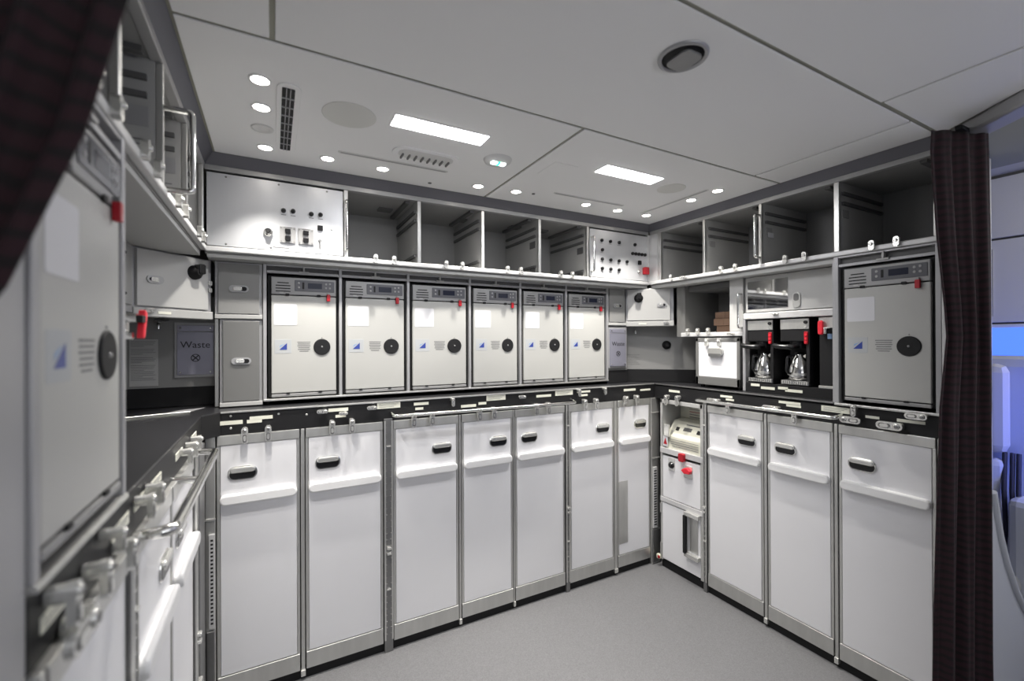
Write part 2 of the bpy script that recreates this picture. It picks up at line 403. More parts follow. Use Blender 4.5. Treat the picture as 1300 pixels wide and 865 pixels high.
for c in (1.423, 1.778):
    part(UPL, 'notice', MB().box(c-.0085, c-.006, .275, .345, 2.035, 2.085), 'frame_grey')
    part(UPL, 'notice', MB().box(c-.0085, c-.006, .375, .405, 2.035, 2.085), 'frame_grey')
    for k in range(4): part(UPL, 'lettering', MB().box(c-.0075, c-.006, .285, .40-.012*k, 2.000-.012*k, 2.003-.012*k), 'ink_grey')
# soffits between the lip and the recessed fronts
part(UPB, 'soffit', MB().box(-.24, 2.245, 2.210, 2.300, 1.846, 1.861), 'laminate_light')
part(UPR, 'soffit', MB().box(-2.19, -1.075, 2.262, 2.350, 1.842, 1.861), 'laminate_light')
part(UPL, 'soffit', MB().box(1.07, 2.19, .262, .50, 1.846, 1.861), 'laminate_light')

# ================================================================= OVENS
def make_oven(w=.287, h=.552):
    """front at y=0 facing -y, bottom left front corner of the body is the origin"""
    r = thing('galley_oven', '', 'oven')
    hh = .081
    part(r, 'body', MB().box(-.013, w+.013, .010, .40, 0, h+.007), 'black')
    part(r, 'door', MB().box(0, w, -.004, .014, .017, h-hh-.003), 'oven_cream', .003)
    part(r, 'sill', MB().box(0, w, -.006, .016, 0, .013), 'head_grey', .002)
    ch = part(r, 'control_head', MB().box(0, w, -.006, .014, h-hh+.001, h), 'head_grey', .003)
    for k in range(4):
        o = part(ch, 'vent_slot', MB().rr(.018+(0 if k else .007), .082-(0 if k else .007), h-.028-.013*k, h-.0235-.013*k, -.0068, -.004, .002), 'black', org=(0, 0, 0))
    part(ch, 'display', MB().rr(.100, w-.008, h-.062, h-.010, -.0085, -.004, .004), 'display_glass', .001, org=(0, 0, 0))
    part(ch, 'screen', MB().rr(.158, .222, h-.048, h-.022, -.0092, -.008, .002), 'screen', org=(0, 0, 0))
    part(ch, 'screen', MB().rr(.133, .142, h-.051, h-.020, -.0092, -.008, .001), 'black', org=(0, 0, 0))
    for bu, bz in ((.118, .024), (.118, .044), (.240, .024), (.258, .022), (.240, .042), (.258, .042)):
        part(ch, 'button', MB().lathe((bu, -.008, h-bz), [(.0055, 0), (.0045, -.002)], 8, 'y'), 'head_grey', org=(0, 0, 0))
    part(ch, 'nameplate', MB().box(.035, .052, -.0066, -.0055, h-.074, h-.068), 'laminate_light', org=(0, 0, 0))
    for fu in (.068, w-.080):
        part(ch, 'catch', MB().rr(fu-.009, fu+.009, h-hh-.005, h-hh+.006, -.009, -.004, .004), 'black', org=(0, 0, 0))
    part(r, 'door_latch', MB().rr(w-.044, w-.028, h-hh-.024, h-hh+.008, -.018, -.005, .003), 'red', .002, 'red door latch')
    part(r, 'latch_post', MB().rr(w-.041, w-.031, h-hh+.006, h-hh+.016, -.016, -.005, .003), 'steel_dark', .001)
    part(r, 'blank_sticker', MB().rr(.010, .110, h-.222, h-.123, -.0048, -.003, .006), 'paper', label='blank white square sticker')
    lp = part(r, 'emblem_plate', MB().rr(.013, .085, h-.352, h-.287, -.0046, -.003, .003), 'plate_grey', .0005, 'pale plate with a small blue triangle')
    part(lp, 'emblem', MB().ev([(.033, h-.335), (.066, h-.335), (.066, h-.304)], -.0052, -.0044), 'blue', org=(0, 0, 0))
    part(lp, 'emblem', MB().ev([(.034, h-.325), (.037, h-.315), (.058, h-.307)], -.0050, -.0044), 'blue_light', org=(0, 0, 0))
    for k in range(6):
        ww = (.058, .054, .058, .050, .054, .040)[k]
        part(r, 'print_line', MB().box(.140-ww/2, .140+ww/2, -.0046, -.0038, h-.302-.0085*k, h-.2985-.0085*k), 'ink_grey')
    vd = part(r, 'vent_disc', MB().lathe((w-.066, -.004, h-.323), [(.0385, .001), (.0385, -.003), (.036, -.005)], 28, 'y'), 'black', label='round black vent disc')
    part(vd, 'hub', MB().lathe((w-.066, -.009, h-.323), [(.0045, 0), (.003, -.003)], 10, 'y'), 'head_grey', org=(0, 0, 0))
    part(r, 'rivet', MB().lathe((w-.066, -.004, h-.279), [(.003, 0), (.002, -.002)], 8, 'y'), 'head_grey')
    for fu in (.07, w-.075):
        part(r, 'foot', MB().rr(fu-.008, fu+.008, .012, .019, -.009, -.004, .003), 'black')
    return r
oven0 = make_oven()
ov_x = [-.033, .289, .622, .970, 1.296, 1.628, 1.961]
ov_lab = ['first galley oven from the left in the rear row, next to the grey corner cupboard',
          'second galley oven from the left in the rear row',
          'third galley oven from the left in the rear row, bright patch low on its door',
          'fourth galley oven from the left in the rear row',
          'fifth galley oven from the left in the rear row',
          'rightmost galley oven of the rear row, beside the right waste flap']
for i in range(6):
    o = oven0 if i == 0 else copy_tree(oven0)
    a, b = ov_x[i], ov_x[i+1]; pit = b-a; sx = (pit-.046)/.287
    o.location = (a+.024 if i else a+.026, 2.296, 1.238); o.scale = (sx, 1, 1)
    o['label'] = ov_lab[i]; o['group'] = 'ovens in the rear row'
orr = copy_tree(oven0); orr.scale = (1.03, 1, 1.055); orr.location = wpos('right', -1.030, 2.252, 1.222); orr.rotation_euler = (0, 0, -PI/2)
orr['label'] = 'large looking galley oven on the right side beside the curtain'; 
orl = copy_tree(oven0); orl.scale = (1.07, 1, 1.055); orl.location = wpos('left', .728, .2475, 1.228); orl.rotation_euler = (0, 0, PI/2)
orl['label'] = 'galley oven in the left foreground, out of focus beside the dark curtain'
for o in (orr, orl):
    if 'group' in o: del o['group']

def oven_rack(run, label, edges, v, z0, z1, ztop, pw=.014):
    u0, u1 = edges[0], edges[-1]
    r = thing('oven_rack', label, 'rack', ((u0+u1)/2, v, z0), run)
    for e in edges:
        part(r, 'post', MB().box(e-pw/2, e+pw/2, v-.008, v+.03, z0, ztop), 'frame_grey', .002)
    part(r, 'base_rail', MB().box(u0-pw/2, u1+pw/2, v-.012, v+.03, z0-.010, z0), 'steel', .002)
    for a, b in zip(edges[:-1], edges[1:]):
        part(r, 'top_rail', MB().box(a+pw/2, b-pw/2, v-.006, v+.02, z1, z1+.012), 'frame_grey', .001)
        part(r, 'vent_recess', MB().box(a+pw/2, b-pw/2, v+.012, v+.03, z1+.012, ztop), 'laminate_dark')
        part(r, 'top_rail', MB().box(a+pw/2, b-pw/2, v-.006, v+.02, ztop-.008, ztop), 'frame_grey', .001)
        m = (a+b)/2
        part(r, 'clip', MB().box(m-.004, m+.004, v-.010, v+.010, z1+.010, ztop-.002).box(m-.022, m+.022, v-.012, v+.008, z1+.006, z1+.014), 'laminate_light', .001)
    return r
oven_rack('back', 'grey metal rack that holds the six ovens across the rear', ov_x, 2.295, 1.232, 1.806, 1.846)
oven_rack('right', 'grey metal rack around the oven on the right', [-1.062, -.712], 2.254, 1.205, 1.818, 1.866, .018)
oven_rack('left', 'grey metal rack around the oven in the left foreground', [.712, 1.056], .249, 1.212, 1.822, 1.866, .018)

# ================================================================= WORKTOP AND FASCIA
wt = thing('galley_worktop', 'continuous black U-shaped worktop, its black edge dotted with labels and latches', 'worktop', (1.0, 2.3, 1.19))
top = [(-.2475, .703), (-.2475, 2.09), (-.19, 2.16), (2.255, 2.16), (2.255, .703), (2.69, .703), (2.69, 2.80), (-.80, 2.80), (-.80, .703)]
part(wt, 'countertop', MB().ez(top, 1.188, 1.203), 'worktop_black', .002)
FZ0, FZ1 = 1.118, 1.188
fb = part(wt, 'fascia', MB().box(-.19, 2.255, 2.158, 2.176, 1.108, 1.198), 'fascia_black', .002)
fr = part(wt, 'fascia', rot_mb(MB().box(-2.158, -.705, 2.255, 2.272, 1.108, 1.198), 'right'), 'fascia_black', .002)
fl = part(wt, 'fascia', rot_mb(MB().box(.705, 2.09, .2465, .262, 1.108, 1.198), 'left'), 'fascia_black', .002)
fd = part(wt, 'fascia', MB().ez([(-.2465, 2.09), (-.19, 2.158), (-.19, 2.176), (-.262, 2.09)], 1.108, 1.198), 'fascia_black')
part(wt, 'edge_strip', MB().box(-.19, 2.25, 2.154, 2.164, 1.198, 1.205), 'steel', .001)
part(wt, 'edge_strip', rot_mb(MB().box(-2.15, -1.08, 2.252, 2.262, 1.198, 1.205), 'right'), 'steel_dark', .001)
WO = tuple(wt['_o'])
def placard(par, run, u, z, w, h, v):
    m = MB().box(u-w/2, u+w/2, v-.0018, v, z-h/2, z+h/2)
    o = part(wt, 'placard', rot_mb(m, run), 'placard', org=WO)
    if h > .018:
        ln = MB()
        for k in range(3): ln.box(u-w*.42, u+w*(.42-.1*k), v-.0022, v-.0016, z+h*(.25-.25*k)-.0008, z+h*(.25-.25*k)+.0008)
        part(o, 'print_line', rot_mb(ln, run), 'ink_grey', org=WO)
for u, z, w, h in ((-.155, 1.158, .085, .016), (-.070, 1.157, .055, .014), (-.045, 1.170, .085, .014), (.262, 1.180, .085, .015), (.272, 1.150, .045, .012),
                   (.490, 1.184, .110, .030), (.650, 1.180, .075, .014), (.640, 1.156, .040, .012), (.905, 1.150, .085, .014), (.985, 1.158, .045, .013),
                   (1.067, 1.184, .115, .030), (1.374, 1.174, .100, .014), (1.516, 1.184, .125, .030), (1.660, 1.182, .100, .012), (1.665, 1.160, .05, .012),
                   (2.033, 1.172, .100, .014), (2.171, 1.165, .090, .012)):
    placard(fb, 'back', u, z, w, h, 2.158)
for y, z, w, h in ((1.991, 1.166, .085, .014), (1.622, 1.172, .075, .012), (1.600, 1.156, .05, .01), (1.275, 1.178, .105, .012), (1.255, 1.165, .07, .011), (1.072, 1.172, .115, .026), (.930, 1.158, .05, .011), (.800, 1.160, .09, .012)):
    placard(fr, 'right', -y, z, w, h, 2.255)
for y, z, w, h in ((.78, 1.15, .09, .02), (1.05, 1.155, .10, .022), (1.18, 1.16, .085, .02), (1.33, 1.16, .10, .02), (1.62, 1.16, .11, .02), (1.90, 1.16, .10, .02)):
    placard(fl, 'left', y, z, w, h, .2465)
wt_l = []
def wlatch(run, u, v, z, kind='v', s=1.0, tilt=0):
    p = wpos(run, u, v, z)
    rx = {'v': 0, 'h': PI/2, 'h2': -PI/2, 'd': PI}[kind]
    o = bpy.data.objects.new('latch', LATCH); COL.objects.link(o); o.parent = wt
    o.location = p-Vector(WO); o.rotation_euler = (Matrix.Rotation(RUN[run], 3, 'Z') @ Matrix.Rotation(rx+tilt, 3, 'Y')).to_euler()
    o.scale = (s, 1.0, s)
for u in (-.104, -.019, .232, .317, .604, .697, .955, 1.040, 1.307, 1.388, 1.651, 1.737, 1.973, 2.070):
    wlatch('back', u, 2.152, 1.106, 'v', 1.05, .35 if u == 1.973 else 0)
for u, k in ((.192, 'h'), (.407, 'h'), (1.217, 'h'), (.810, 'v'), (1.810, 'v'), (1.613, 'v')):
    wlatch('back', u, 2.158, 1.180, k, .72)
wlatch('back', .28, 2.156, 1.165, 'h', .6)
for u, k, z, s in ((-2.035, 'v', 1.108, 1.05), (-1.947, 'v', 1.112, 1.05), (-1.594, 'v', 1.112, 1), (-1.237, 'v', 1.112, 1), (-1.001, 'h2', 1.138, 1.25), (-.861, 'h', 1.136, 1.4), (-.988, 'v', 1.180, .8),
                (-.775, 'h', 1.187, 1.1), (-1.69, 'h', 1.142, 1.2), (-1.355, 'h', 1.142, 1.3)):
    wlatch('right', u, 2.252, z, k, s)
for u, z, k, q in ((.745, 1.165, 'v', .9), (.865, 1.140, 'v', .9), (.775, 1.115, 'h', 1.5), (.935, 1.170, 'v', .7), (1.14, 1.158, 'v', .8), (1.225, 1.158, 'v', .8), (1.62, 1.150, 'v', .8), (1.72, 1.150, 'v', .8), (1.82, 1.150, 'v', .8), (1.00, 1.120, 'v', .9)): wlatch('left', u, .244, z, k, q)
for u, z in ((.02, 1.18), (.13, 1.168), (-.155, 1.185), (-.155, 1.135)):
    part(wt, 'screw', MB().lathe((u, 2.158, z), [(.005, 0), (.0035, -.002)], 10, 'y'), 'steel', org=WO)

# grab rails in front of the worktop edge
def rail(label, run, pts, brk, r=.0085):
    o = thing('grab_rail', label, 'rail', pts[0], run)
    part(o, 'rail_tube', MB().tube(fillet(pts, .022), r, 14), 'chrome')
    for b in brk: part(o, 'bracket', MB().tube([b[0], b[1]], r*.8, 12), 'chrome')
    return o
rail('long chrome grab rail along the edge of the rear worktop', 'back', [(.50, 2.158, 1.150), (.50, 2.10, 1.138), (1.565, 2.10, 1.129), (1.565, 2.158, 1.140)], [((1.28, 2.10, 1.132), (1.28, 2.158, 1.140))], .0075)
rail('chrome grab rail on the right worktop edge over the two trolleys', 'right', [(-1.785, 2.255, 1.14), (-1.785, 2.195, 1.138), (-1.045, 2.195, 1.142), (-1.045, 2.255, 1.150)], [((-1.40, 2.195, 1.14), (-1.40, 2.255, 1.15))], .0085)
rail('thick chrome grab rail in the left foreground at the worktop edge', 'left', [(1.150, .2465, 1.095), (1.150, .182, 1.10), (1.90, .182, 1.10), (1.90, .2465, 1.105)], [((1.53, .182, 1.10), (1.53, .2465, 1.105))], .0125)

# ================================================================= TROLLEYS
def trolley(run, u0, u1, v, side, label, z0=.045, depth=.40, lat=True):
    w = u1-u0
    r = thing('galley_trolley', label, 'trolley', (u0, v, 0), run, 'galley trolleys')
    part(r, 'body', MB().box(u0+.002, u1-.002, v+.006, v+depth, z0+.01, 1.10), 'steel')
    part(r, 'side_edge', MB().box(u0+.001, u0+.013, v-.002, v+.014, z0+.07, 1.066), 'steel', .002)
    part(r, 'side_edge', MB().box(u1-.013, u1-.001, v-.002, v+.014, z0+.07, 1.066), 'steel', .002)
    part(r, 'door', MB().box(u0+.014, u1-.014, v-.003, v+.012, .122, 1.066), 'cart_white', .002)
    part(r, 'top_trim', MB().box(u0+.002, u1-.002, v-.006, v+.02, 1.067, 1.107), 'steel', .002)
    part(r, 'kick_plate', MB().box(u0+.002, u1-.002, v-.006, v+.02, z0, .119), 'steel', .002)
    part(r, 'bumper', MB().rr(u0+.012, u1-.012, .822, .866, v-.026, v-.002, .021), 'bumper_white', .007)
    a = u0+.038 if side == 'L' else u1-.038-.108
    h = part(r, 'door_handle', MB().rr(a, a+.108, .917, .976, v-.008, v-.002, .027), 'chrome', .003)
    part(h, 'finger_recess', MB().rr(a+.007, a+.101, .923, .962, v-.0088, v-.006, .018), 'black_gloss', org=(u0, v, 0))
    part(h, 'lever', MB().rr(a+.008, a+.100, .949, .972, v-.017, v-.006, .011), 'latch_metal', .005, org=(u0, v, 0))
    for q in (u0+.05, u1-.05):
        part(r, 'caster', MB().cyl((q-.012, v+.08, .024), (q+.012, v+.08, .024), .024, 14), 'black')
        part(r, 'caster', MB().cyl((q-.012, v+depth-.06, .024), (q+.012, v+depth-.06, .024), .024, 14), 'black')
    return r
BT = [(-.205, .103, 'L', 'leftmost white trolley of the rear row, handle on its left side'),
      (.124, .463, 'L', 'second white trolley from the left in the rear row, left of the riveted pillar'),
      (.509, .848, 'R', 'third white trolley from the left in the rear row, right of the riveted pillar'),
      (.863, 1.170, 'R', 'fourth white trolley from the left in the rear row'),
      (1.182, 1.521, 'L', 'fifth white trolley from the left in the rear row, by the right rail end'),
      (1.553, 1.897, 'R', 'sixth white trolley from the left in the rear row'),
      (1.926, 2.212, 'R', 'white trolley at the right end of the rear row, grey patch low on its door')]
trs = [trolley('back', a, b, 2.16, s, l) for a, b, s, l in BT]
part(trs[6], 'wear_plate', MB().box(1.935, 2.012, 2.1555, 2.158, .19, .59), 'steel', .001, 'grey metal plate low on the left of the door')
RT = [(-1.746, -1.407, 'R', 'white trolley on the right side nearest the corner, below the insert box'),
      (-1.386, -1.079, 'L', 'white trolley in the middle of the right side, below the coffee makers'),
      (-1.059, -.722, 'L', 'white trolley on the right side beside the curtain, below the oven')]
for a, b, s, l in RT: trolley('right', a, b, 2.255, s, l)
LT = [(.722, 1.052, 'L', 'white trolley nearest the camera on the left side, below the blurred oven'),
      (1.088, 1.448, 'R', 'second white trolley on the left side, below the near end of the grab rail'),
      (1.462, 1.812, 'L', 'farthest white trolley on the left side, next to the corner strips')]
for a, b, s, l in LT: trolley('left', a, b, .240, s, l)

# frames around the trolleys
def bay(run, label, v, divs, hinges, u0, u1, name='trolley_bay'):
    r = thing(name, label, 'frame', ((u0+u1)/2, v, 0), run)
    for a, b in divs:
        part(r, 'divider', MB().box(a, b, v-.004, v+.41, .02, 1.107), 'steel', .002)
        part(r, 'end_cap', MB().box(a-.002, b+.002, v-.010, v+.01, .018, .045), 'latch_metal', .002)
    for a, b in hinges:
        p = part(r, 'hinge_pillar', MB().box(a, b, v-.010, v+.40, 0, 1.120), 'steel_dark', .002)
        part(r, 'edge_strip', MB().box(a-.001, a+.007, v-.013, v-.008, .06, 1.11), 'steel')
        part(r, 'edge_strip', MB().box(b-.007, b+.001, v-.013, v-.008, .06, 1.11), 'steel')
        rv = MB()
        for k in range(34):
            for q in (a+.010, b-.010): rv.lathe((q, v-.010, .09+.030*k), [(.0022, 0), (.0015, -.0022)], 6, 'y')
        o = part(r, 'rivets', rv, 'latch_metal'); o['kind'] = 'stuff'
        m = (a+b)/2
        for zz in (.47, .495): part(r, 'catch', MB().rr(m-.010, m+.010, zz, zz+.012, v-.024, v-.010, .003), 'latch_metal', .001)
        part(r, 'catch', MB().rr(m-.009, m+.009, .30, .306, v-.018, v-.010, .002), 'latch_metal')
        part(r, 'catch', MB().rr(m-.010, m+.010, .985, .990, v-.016, v-.010, .002), 'latch_metal')
    part(r, 'plinth', MB().box(u0, u1, v+.008, v+.030, .0, .043), 'black')
    part(r, 'back_panel', MB().box(u0, u1, v+.42, v+.435, .0, 1.107), 'laminate_dark')
    return r
bb = bay('back', 'steel frame and riveted pillars between the trolleys of the rear row', 2.16, [(.106, .121), (.850, .861), (1.172, 1.180), (1.900, 1.923)], [(.466, .506), (1.524, 1.550)], -.20, 2.25)
bay('right', 'steel frame between the trolleys of the right side', 2.255, [(-1.404, -1.389), (-1.076, -1.062), (-.719, -.706)], [(-1.772, -1.749)], -1.772, -.706)
bl = bay('left', 'steel frame between the trolleys of the left side with pale strips at the corner', .240, [(1.450, 1.460), (.706, .720)], [(1.055, 1.085), (1.815, 1.840)], .706, 2.10)
part(bl, 'filler_panel', MB().box(1.842, 1.955, .242, .30, .35, 1.10), 'cart_white', .002)
part(bl, 'filler_panel', MB().box(1.842, 1.955, .242, .30, .02, .335), 'steel', .002)
part(bl, 'filler_panel', MB().box(1.957, 2.09, .236, .30, .02, 1.10), 'steel_dark', .002)
part(bl, 'catch', MB().rr(1.87, 1.93, .27, .295, .225, .242, .006), 'latch_metal', .002)
# corner pillars with perforated strips
def corner_pillar(label, u0, u1, z0, z1, s0, s1):
    r = thing('corner_pillar', label, 'pillar', ((u0+u1)/2, 2.16, 0))
    part(r, 'column', MB().box(u0, u1, 2.150, 2.20, 0, 1.107), 'steel', .003)
    part(r, 'collar', MB().box(u0-.001, u1+.001, 2.146, 2.152, z1+.055, z1+.062).box(u0-.001, u1+.001, 2.146, 2.152, 1.005, 1.011), 'latch_metal')
    st = part(r, 'perforated_strip', MB().box(s0, s1, 2.143, 2.150, z0, z1), 'white_metal', .001, 'white strip with a column of slots')
    n = 22; h = (z1-z0-.03)/n
    for k in range(n):
        part(st, 'slot', MB().box(s0+.006, s1-.006, 2.1425, 2.1445, z0+.015+k*h+h*.2, z0+.015+k*h+h*.68), 'black', org=tuple(r['_o']))
    part(r, 'lower_cover', MB().box(u0+.004, u1-.002, 2.142, 2.150, .01, z0-.01), 'steel_dark', .003)
corner_pillar('steel pillar with slotted strip in the left rear corner, partly behind the grab rail', -.243, -.208, .335, .715, -.230, -.209)
corner_pillar('steel pillar with slotted strip in the right rear corner, beside the charger cabinet', 2.215, 2.292, .240, .645, 2.226, 2.262)

# ================================================================= CORNER CUPBOARDS
def plate_handle(par, u, z, v, w=.055, h=.026, org=(0, 0, 0)):
    o = part(par, 'recessed_handle', MB().rr(u-w/2, u+w/2, z-h/2, z+h/2, v-.005, v, h/2), 'frame_grey', .002, org=org)
    part(par, 'handle_tab', MB().rr(u-w*.30, u+w*.16, z-h*.30, z+h*.30, v-.009, v-.004, h*.2), 'latch_metal', .002, org=org)
    return o
def local_run(a, b):   # frame whose local x goes from a to b in plan
    d = Vector((b[0]-a[0], b[1]-a[1], 0)); return d.length, math.atan2(d.y, d.x)
def diag_cupboard(label, a, b, flip):
    L, ang = local_run(a, b)
    r = thing('corner_cupboard', label, 'cupboard'); r.location = (a[0], a[1], 1.60); r.rotation_euler = (0, 0, ang)
    zt = .245
    part(r, 'frame', MB().box(0, L, .006, .05, 0, zt), 'frame_grey', .002)
    part(r, 'bottom_rail', MB().box(0, L, -.006, .05, -.012, .022), 'laminate_light', .003)
    d = part(r, 'door', MB().box(.012, L-.022, -.006, .008, .028, zt-.006), 'door_pale', .002)
    hu = .075 if not flip else L-.075
    plate_handle(d, hu, .130, -.006, .062, .030)
    part(d, 'finger_hole', MB().rr(hu-.010, hu+.022, .122, .138, -.0135, -.011, .007), 'black', org=(0, 0, 0)) if flip else part(d, 'finger_hole', MB().lathe((hu-.018, -.012, .130), [(.006, 0), (.005, -.002)], 10, 'y'), 'black', org=(0, 0, 0))
    ku = L-.085 if not flip else .085
    k = part(d, 'knob', MB().lathe((ku, -.006, .180), [(.030, 0), (.028, -.012), (.016, -.020), (.014, -.034)], 18, 'y'), 'black', label='round black knob', org=(0, 0, 0))
    part(k, 'grip', MB().rr(ku-.008, ku+.020, .172, .214, -.046, -.012, .008), 'black_gloss', .003, org=(0, 0, 0))
    for zz in (.105, .135):
        part(r, 'hinge', MB().rr(L-.024, L-.008, zz, zz+.018, -.011, 0, .003), 'steel', .001) if not flip else None
    inst(r, STUB, 'latch', (.05 if not flip else L-.05, -.006, .010), (0, PI/2, 0), (.8, .8, .8))
    part(r, 'placard', MB().box(.085, .135, -.0075, -.006, .000, .010), 'placard')
    return r
diag_cupboard('angled corner cupboard with round black knob, left rear corner above the waste flap', (-.450, 2.070), (-.232, 2.300), False)
diag_cupboard('angled corner cupboard with round black knob, right rear corner', (2.135, 2.300), (2.352, 2.078), True)

def small_cupboard(label, u0, u1, z0, z1, dark=False, handle='h', name='small_cupboard'):
    r = thing(name, label, 'cupboard', ((u0+u1)/2, 2.295, z0))
    part(r, 'frame', MB().box(u0, u1, 2.300, 2.34, z0, z1), 'frame_grey', .002)
    m = 'door_dark' if dark else 'laminate_dim'
    d = part(r, 'door', MB().box(u0+.012, u1-.012, 2.290, 2.302, z0+.018, z1-.008), m, .002)
    og = tuple(r['_o']); c = (u0+u1)/2
    plate_handle(d, c, (z0+z1)/2+.005, 2.290, .075, .030, og)
    part(d, 'finger_hole', MB().rr(c+.002, c+.030, (z0+z1)/2-.004, (z0+z1)/2+.014, 2.2825, 2.2845, .008), 'black', org=og)
    part(r, 'bottom_rail', MB().box(u0, u1, 2.288, 2.31, z0-.004, z0+.014), 'laminate_light', .002)
    return r
small_cupboard('small upper cupboard in the left rear corner, left of the first oven', -.222, -.042, 1.598, 1.845)
small_cupboard('dark narrow lower cupboard between the left waste flap and the first oven', -.205, -.042, 1.212, 1.592, True)
small_cupboard('small upper cupboard in the right rear corner, above the right waste flap', 1.971, 2.130, 1.598, 1.845)

# walls of the two corner niches
def niche_wall(label, a, b, z0, z1, name='niche_wall'):
    L, ang = local_run(a, b); o = thing(name, label, 'panel'); o.location = (a[0], a[1], z0); o.rotation_euler = (0, 0, ang)
    part(o, 'panel', MB().box(0, L, 0, .02, .085, z1-z0), 'laminate_dim', .001)
    part(o, 'splash_back', MB().box(0, L, -.004, .02, 0, .085), 'black', .001)
    return o, L
nl, Ll = niche_wall('grey rear wall of the left corner niche above a black splash back', (-.598, 2.45), (-.205, 2.45), 1.205, 1.70)
part(nl, 'instruction_sheet', MB().box(.055, .153, -.003, 0, .095, .300), 'laminate_light', .0005, 'sheet of small printed instructions')
ins = nl.children[-1]
tl = MB()
rows = [.29, .283, .276, .269, .256, .249, .242, .235, .220, .213, .206, .199, .186, .179, .172, .165, .158, .151, .144, .137, .130, .123]
for i, z in enumerate(rows): tl.box(.060, .060+(.085 if i % 4 != 3 else .045)-.004*(i % 3), -.0038, -.0028, z-.001, z+.001)
part(ins, 'print_line', tl, 'ink_grey', org=(0, 0, 0))
tp = part(nl, 'water_tap', MB().tube(fillet([(.163, 0, .372), (.163, -.05, .372), (.163, -.05, .345)], .01), .007, 10), 'chrome', label='small chrome tap')
part(tp, 'lever', MB().box(.150, .200, -.055, -.045, .376, .384), 'chrome', .002, org=(0, 0, 0))
part(nl, 'side_post', MB().box(Ll-.022, Ll-.006, -.11, -.008, 0, .39), 'steel', .002)

def waste(label, u0, u1, z0, z1, v, fs):
    r = thing('waste_flap', label, 'waste flap', ((u0+u1)/2, v, z0)); og = tuple(r['_o'])
    part(r, 'surround', MB().box(u0-.010, u1+.010, v+.001, v+.012, z0-.012, z1+.012), 'frame_grey', .001)
    d = part(r, 'flap', MB().box(u0, u1, v-.006, v+.002, z0, z1-.03), 'waste_plate', .0015)
    part(r, 'hinge_strip', MB().box(u0, u1, v-.006, v+.002, z1-.027, z1), 'waste_plate', .0015)
    c = (u0+u1)/2
    t = part(d, 'lettering', text_mesh('Waste', fs), 'ink', org=og); t.location = (0, -.0068, (z1-z0)*.60)
    rr_ = fs*.42; zc = z0+(z1-z0)*.34
    ring = MB(); n = 24
    for k in range(n):
        a0, a1 = 2*PI*k/n, 2*PI*(k+1)/n
        ring.ev([(c+rr_*math.cos(a0), zc+rr_*math.sin(a0)), (c+rr_*math.cos(a1), zc+rr_*math.sin(a1)), (c+rr_*.82*math.cos(a1), zc+rr_*.82*math.sin(a1)), (c+rr_*.82*math.cos(a0), zc+rr_*.82*math.sin(a0))], v-.0072, v-.006)
    for sg in (1, -1):
        q = rr_*.62; w = rr_*.09
        ring.ev([(c-q-w, zc-sg*q+w*sg), (c-q+w, zc-sg*q-w*sg), (c+q+w, zc+sg*q-w*sg), (c+q-w, zc+sg*q+w*sg)], v-.0072, v-.006)
    part(d, 'crossed_circle', ring, 'ink', org=og)
    for q in (u0+.012, u1-.012):
        for zz in (z0+.012, z1-.013): part(r, 'screw', MB().lathe((q, v-.006, zz), [(.005, 0), (.0035, -.003)], 10, 'y'), 'chrome', org=og)
    return r
waste('metal waste flap with printed word and crossed circle in the left corner niche', -.376, -.240, 1.345, 1.568, 2.440, .042)
waste('metal waste flap with printed word and crossed circle right of the rear ovens', 1.985, 2.125, 1.318, 1.570, 2.294, .042)
nb = thing('waste_chute_front', 'pale panel around the right waste flap above a black splash back', 'panel', (2.05, 2.31, 1.205)); nbo = tuple(nb['_o'])
part(nb, 'panel', MB().box(1.971, 2.150, 2.307, 2.33, 1.290, 1.590), 'laminate_dim', .001)
part(nb, 'splash_back', MB().box(1.971, 2.150, 2.302, 2.33, 1.205, 1.290), 'black', .001)
nr, Lr = niche_wall('angled grey wall at the back of the right corner niche with a round black knob', (2.150, 2.40), (2.62, 2.00), 1.205, 1.60)
part(nr, 'knob', MB().lathe((.33, 0, .255), [(.030, 0), (.028, -.012), (.014, -.02), (.012, -.03)], 18, 'y'), 'black')
for k in range(7): part(nr, 'print_line', MB().box(.05, .15-.01*(k % 3), -.001, 0, .12+.011*k, .1225+.011*k), 'ink_grey')
tr = part(nr, 'water_tap', MB().tube(fillet([(.12, 0, .36), (.12, -.04, .36), (.12, -.04, .335)], .01), .006, 8), 'chrome')

# left run: recessed fronts between the near oven and the corner
lf = thing('recessed_locker', 'grey recessed locker fronts on the left side above the worktop', 'locker', (1.6, .46, 1.205), 'left'); lo = tuple(lf['_o'])
part(lf, 'panel', MB().box(1.075, 2.07, .450, .50, 1.60, 1.845), 'frame_grey', .002)
part(lf, 'door', MB().box(1.40, 1.70, .442, .452, 1.625, 1.83), 'laminate', .002)
part(lf, 'door', MB().box(1.73, 2.03, .442, .452, 1.625, 1.83), 'laminate', .002)
part(lf, 'side_wall', MB().box(1.080, 2.44, .60, .62, 1.205, 1.60), 'laminate', .001)
part(lf, 'side_panel', MB().box(1.068, 1.078, .262, .62, 1.205, 1.85), 'frame_grey', .001)
for z in (1.66, 1.80): part(lf, 'screw', MB().lathe((1.95, .442, z), [(.006, 0), (.004, -.003)], 10, 'y'), 'black')
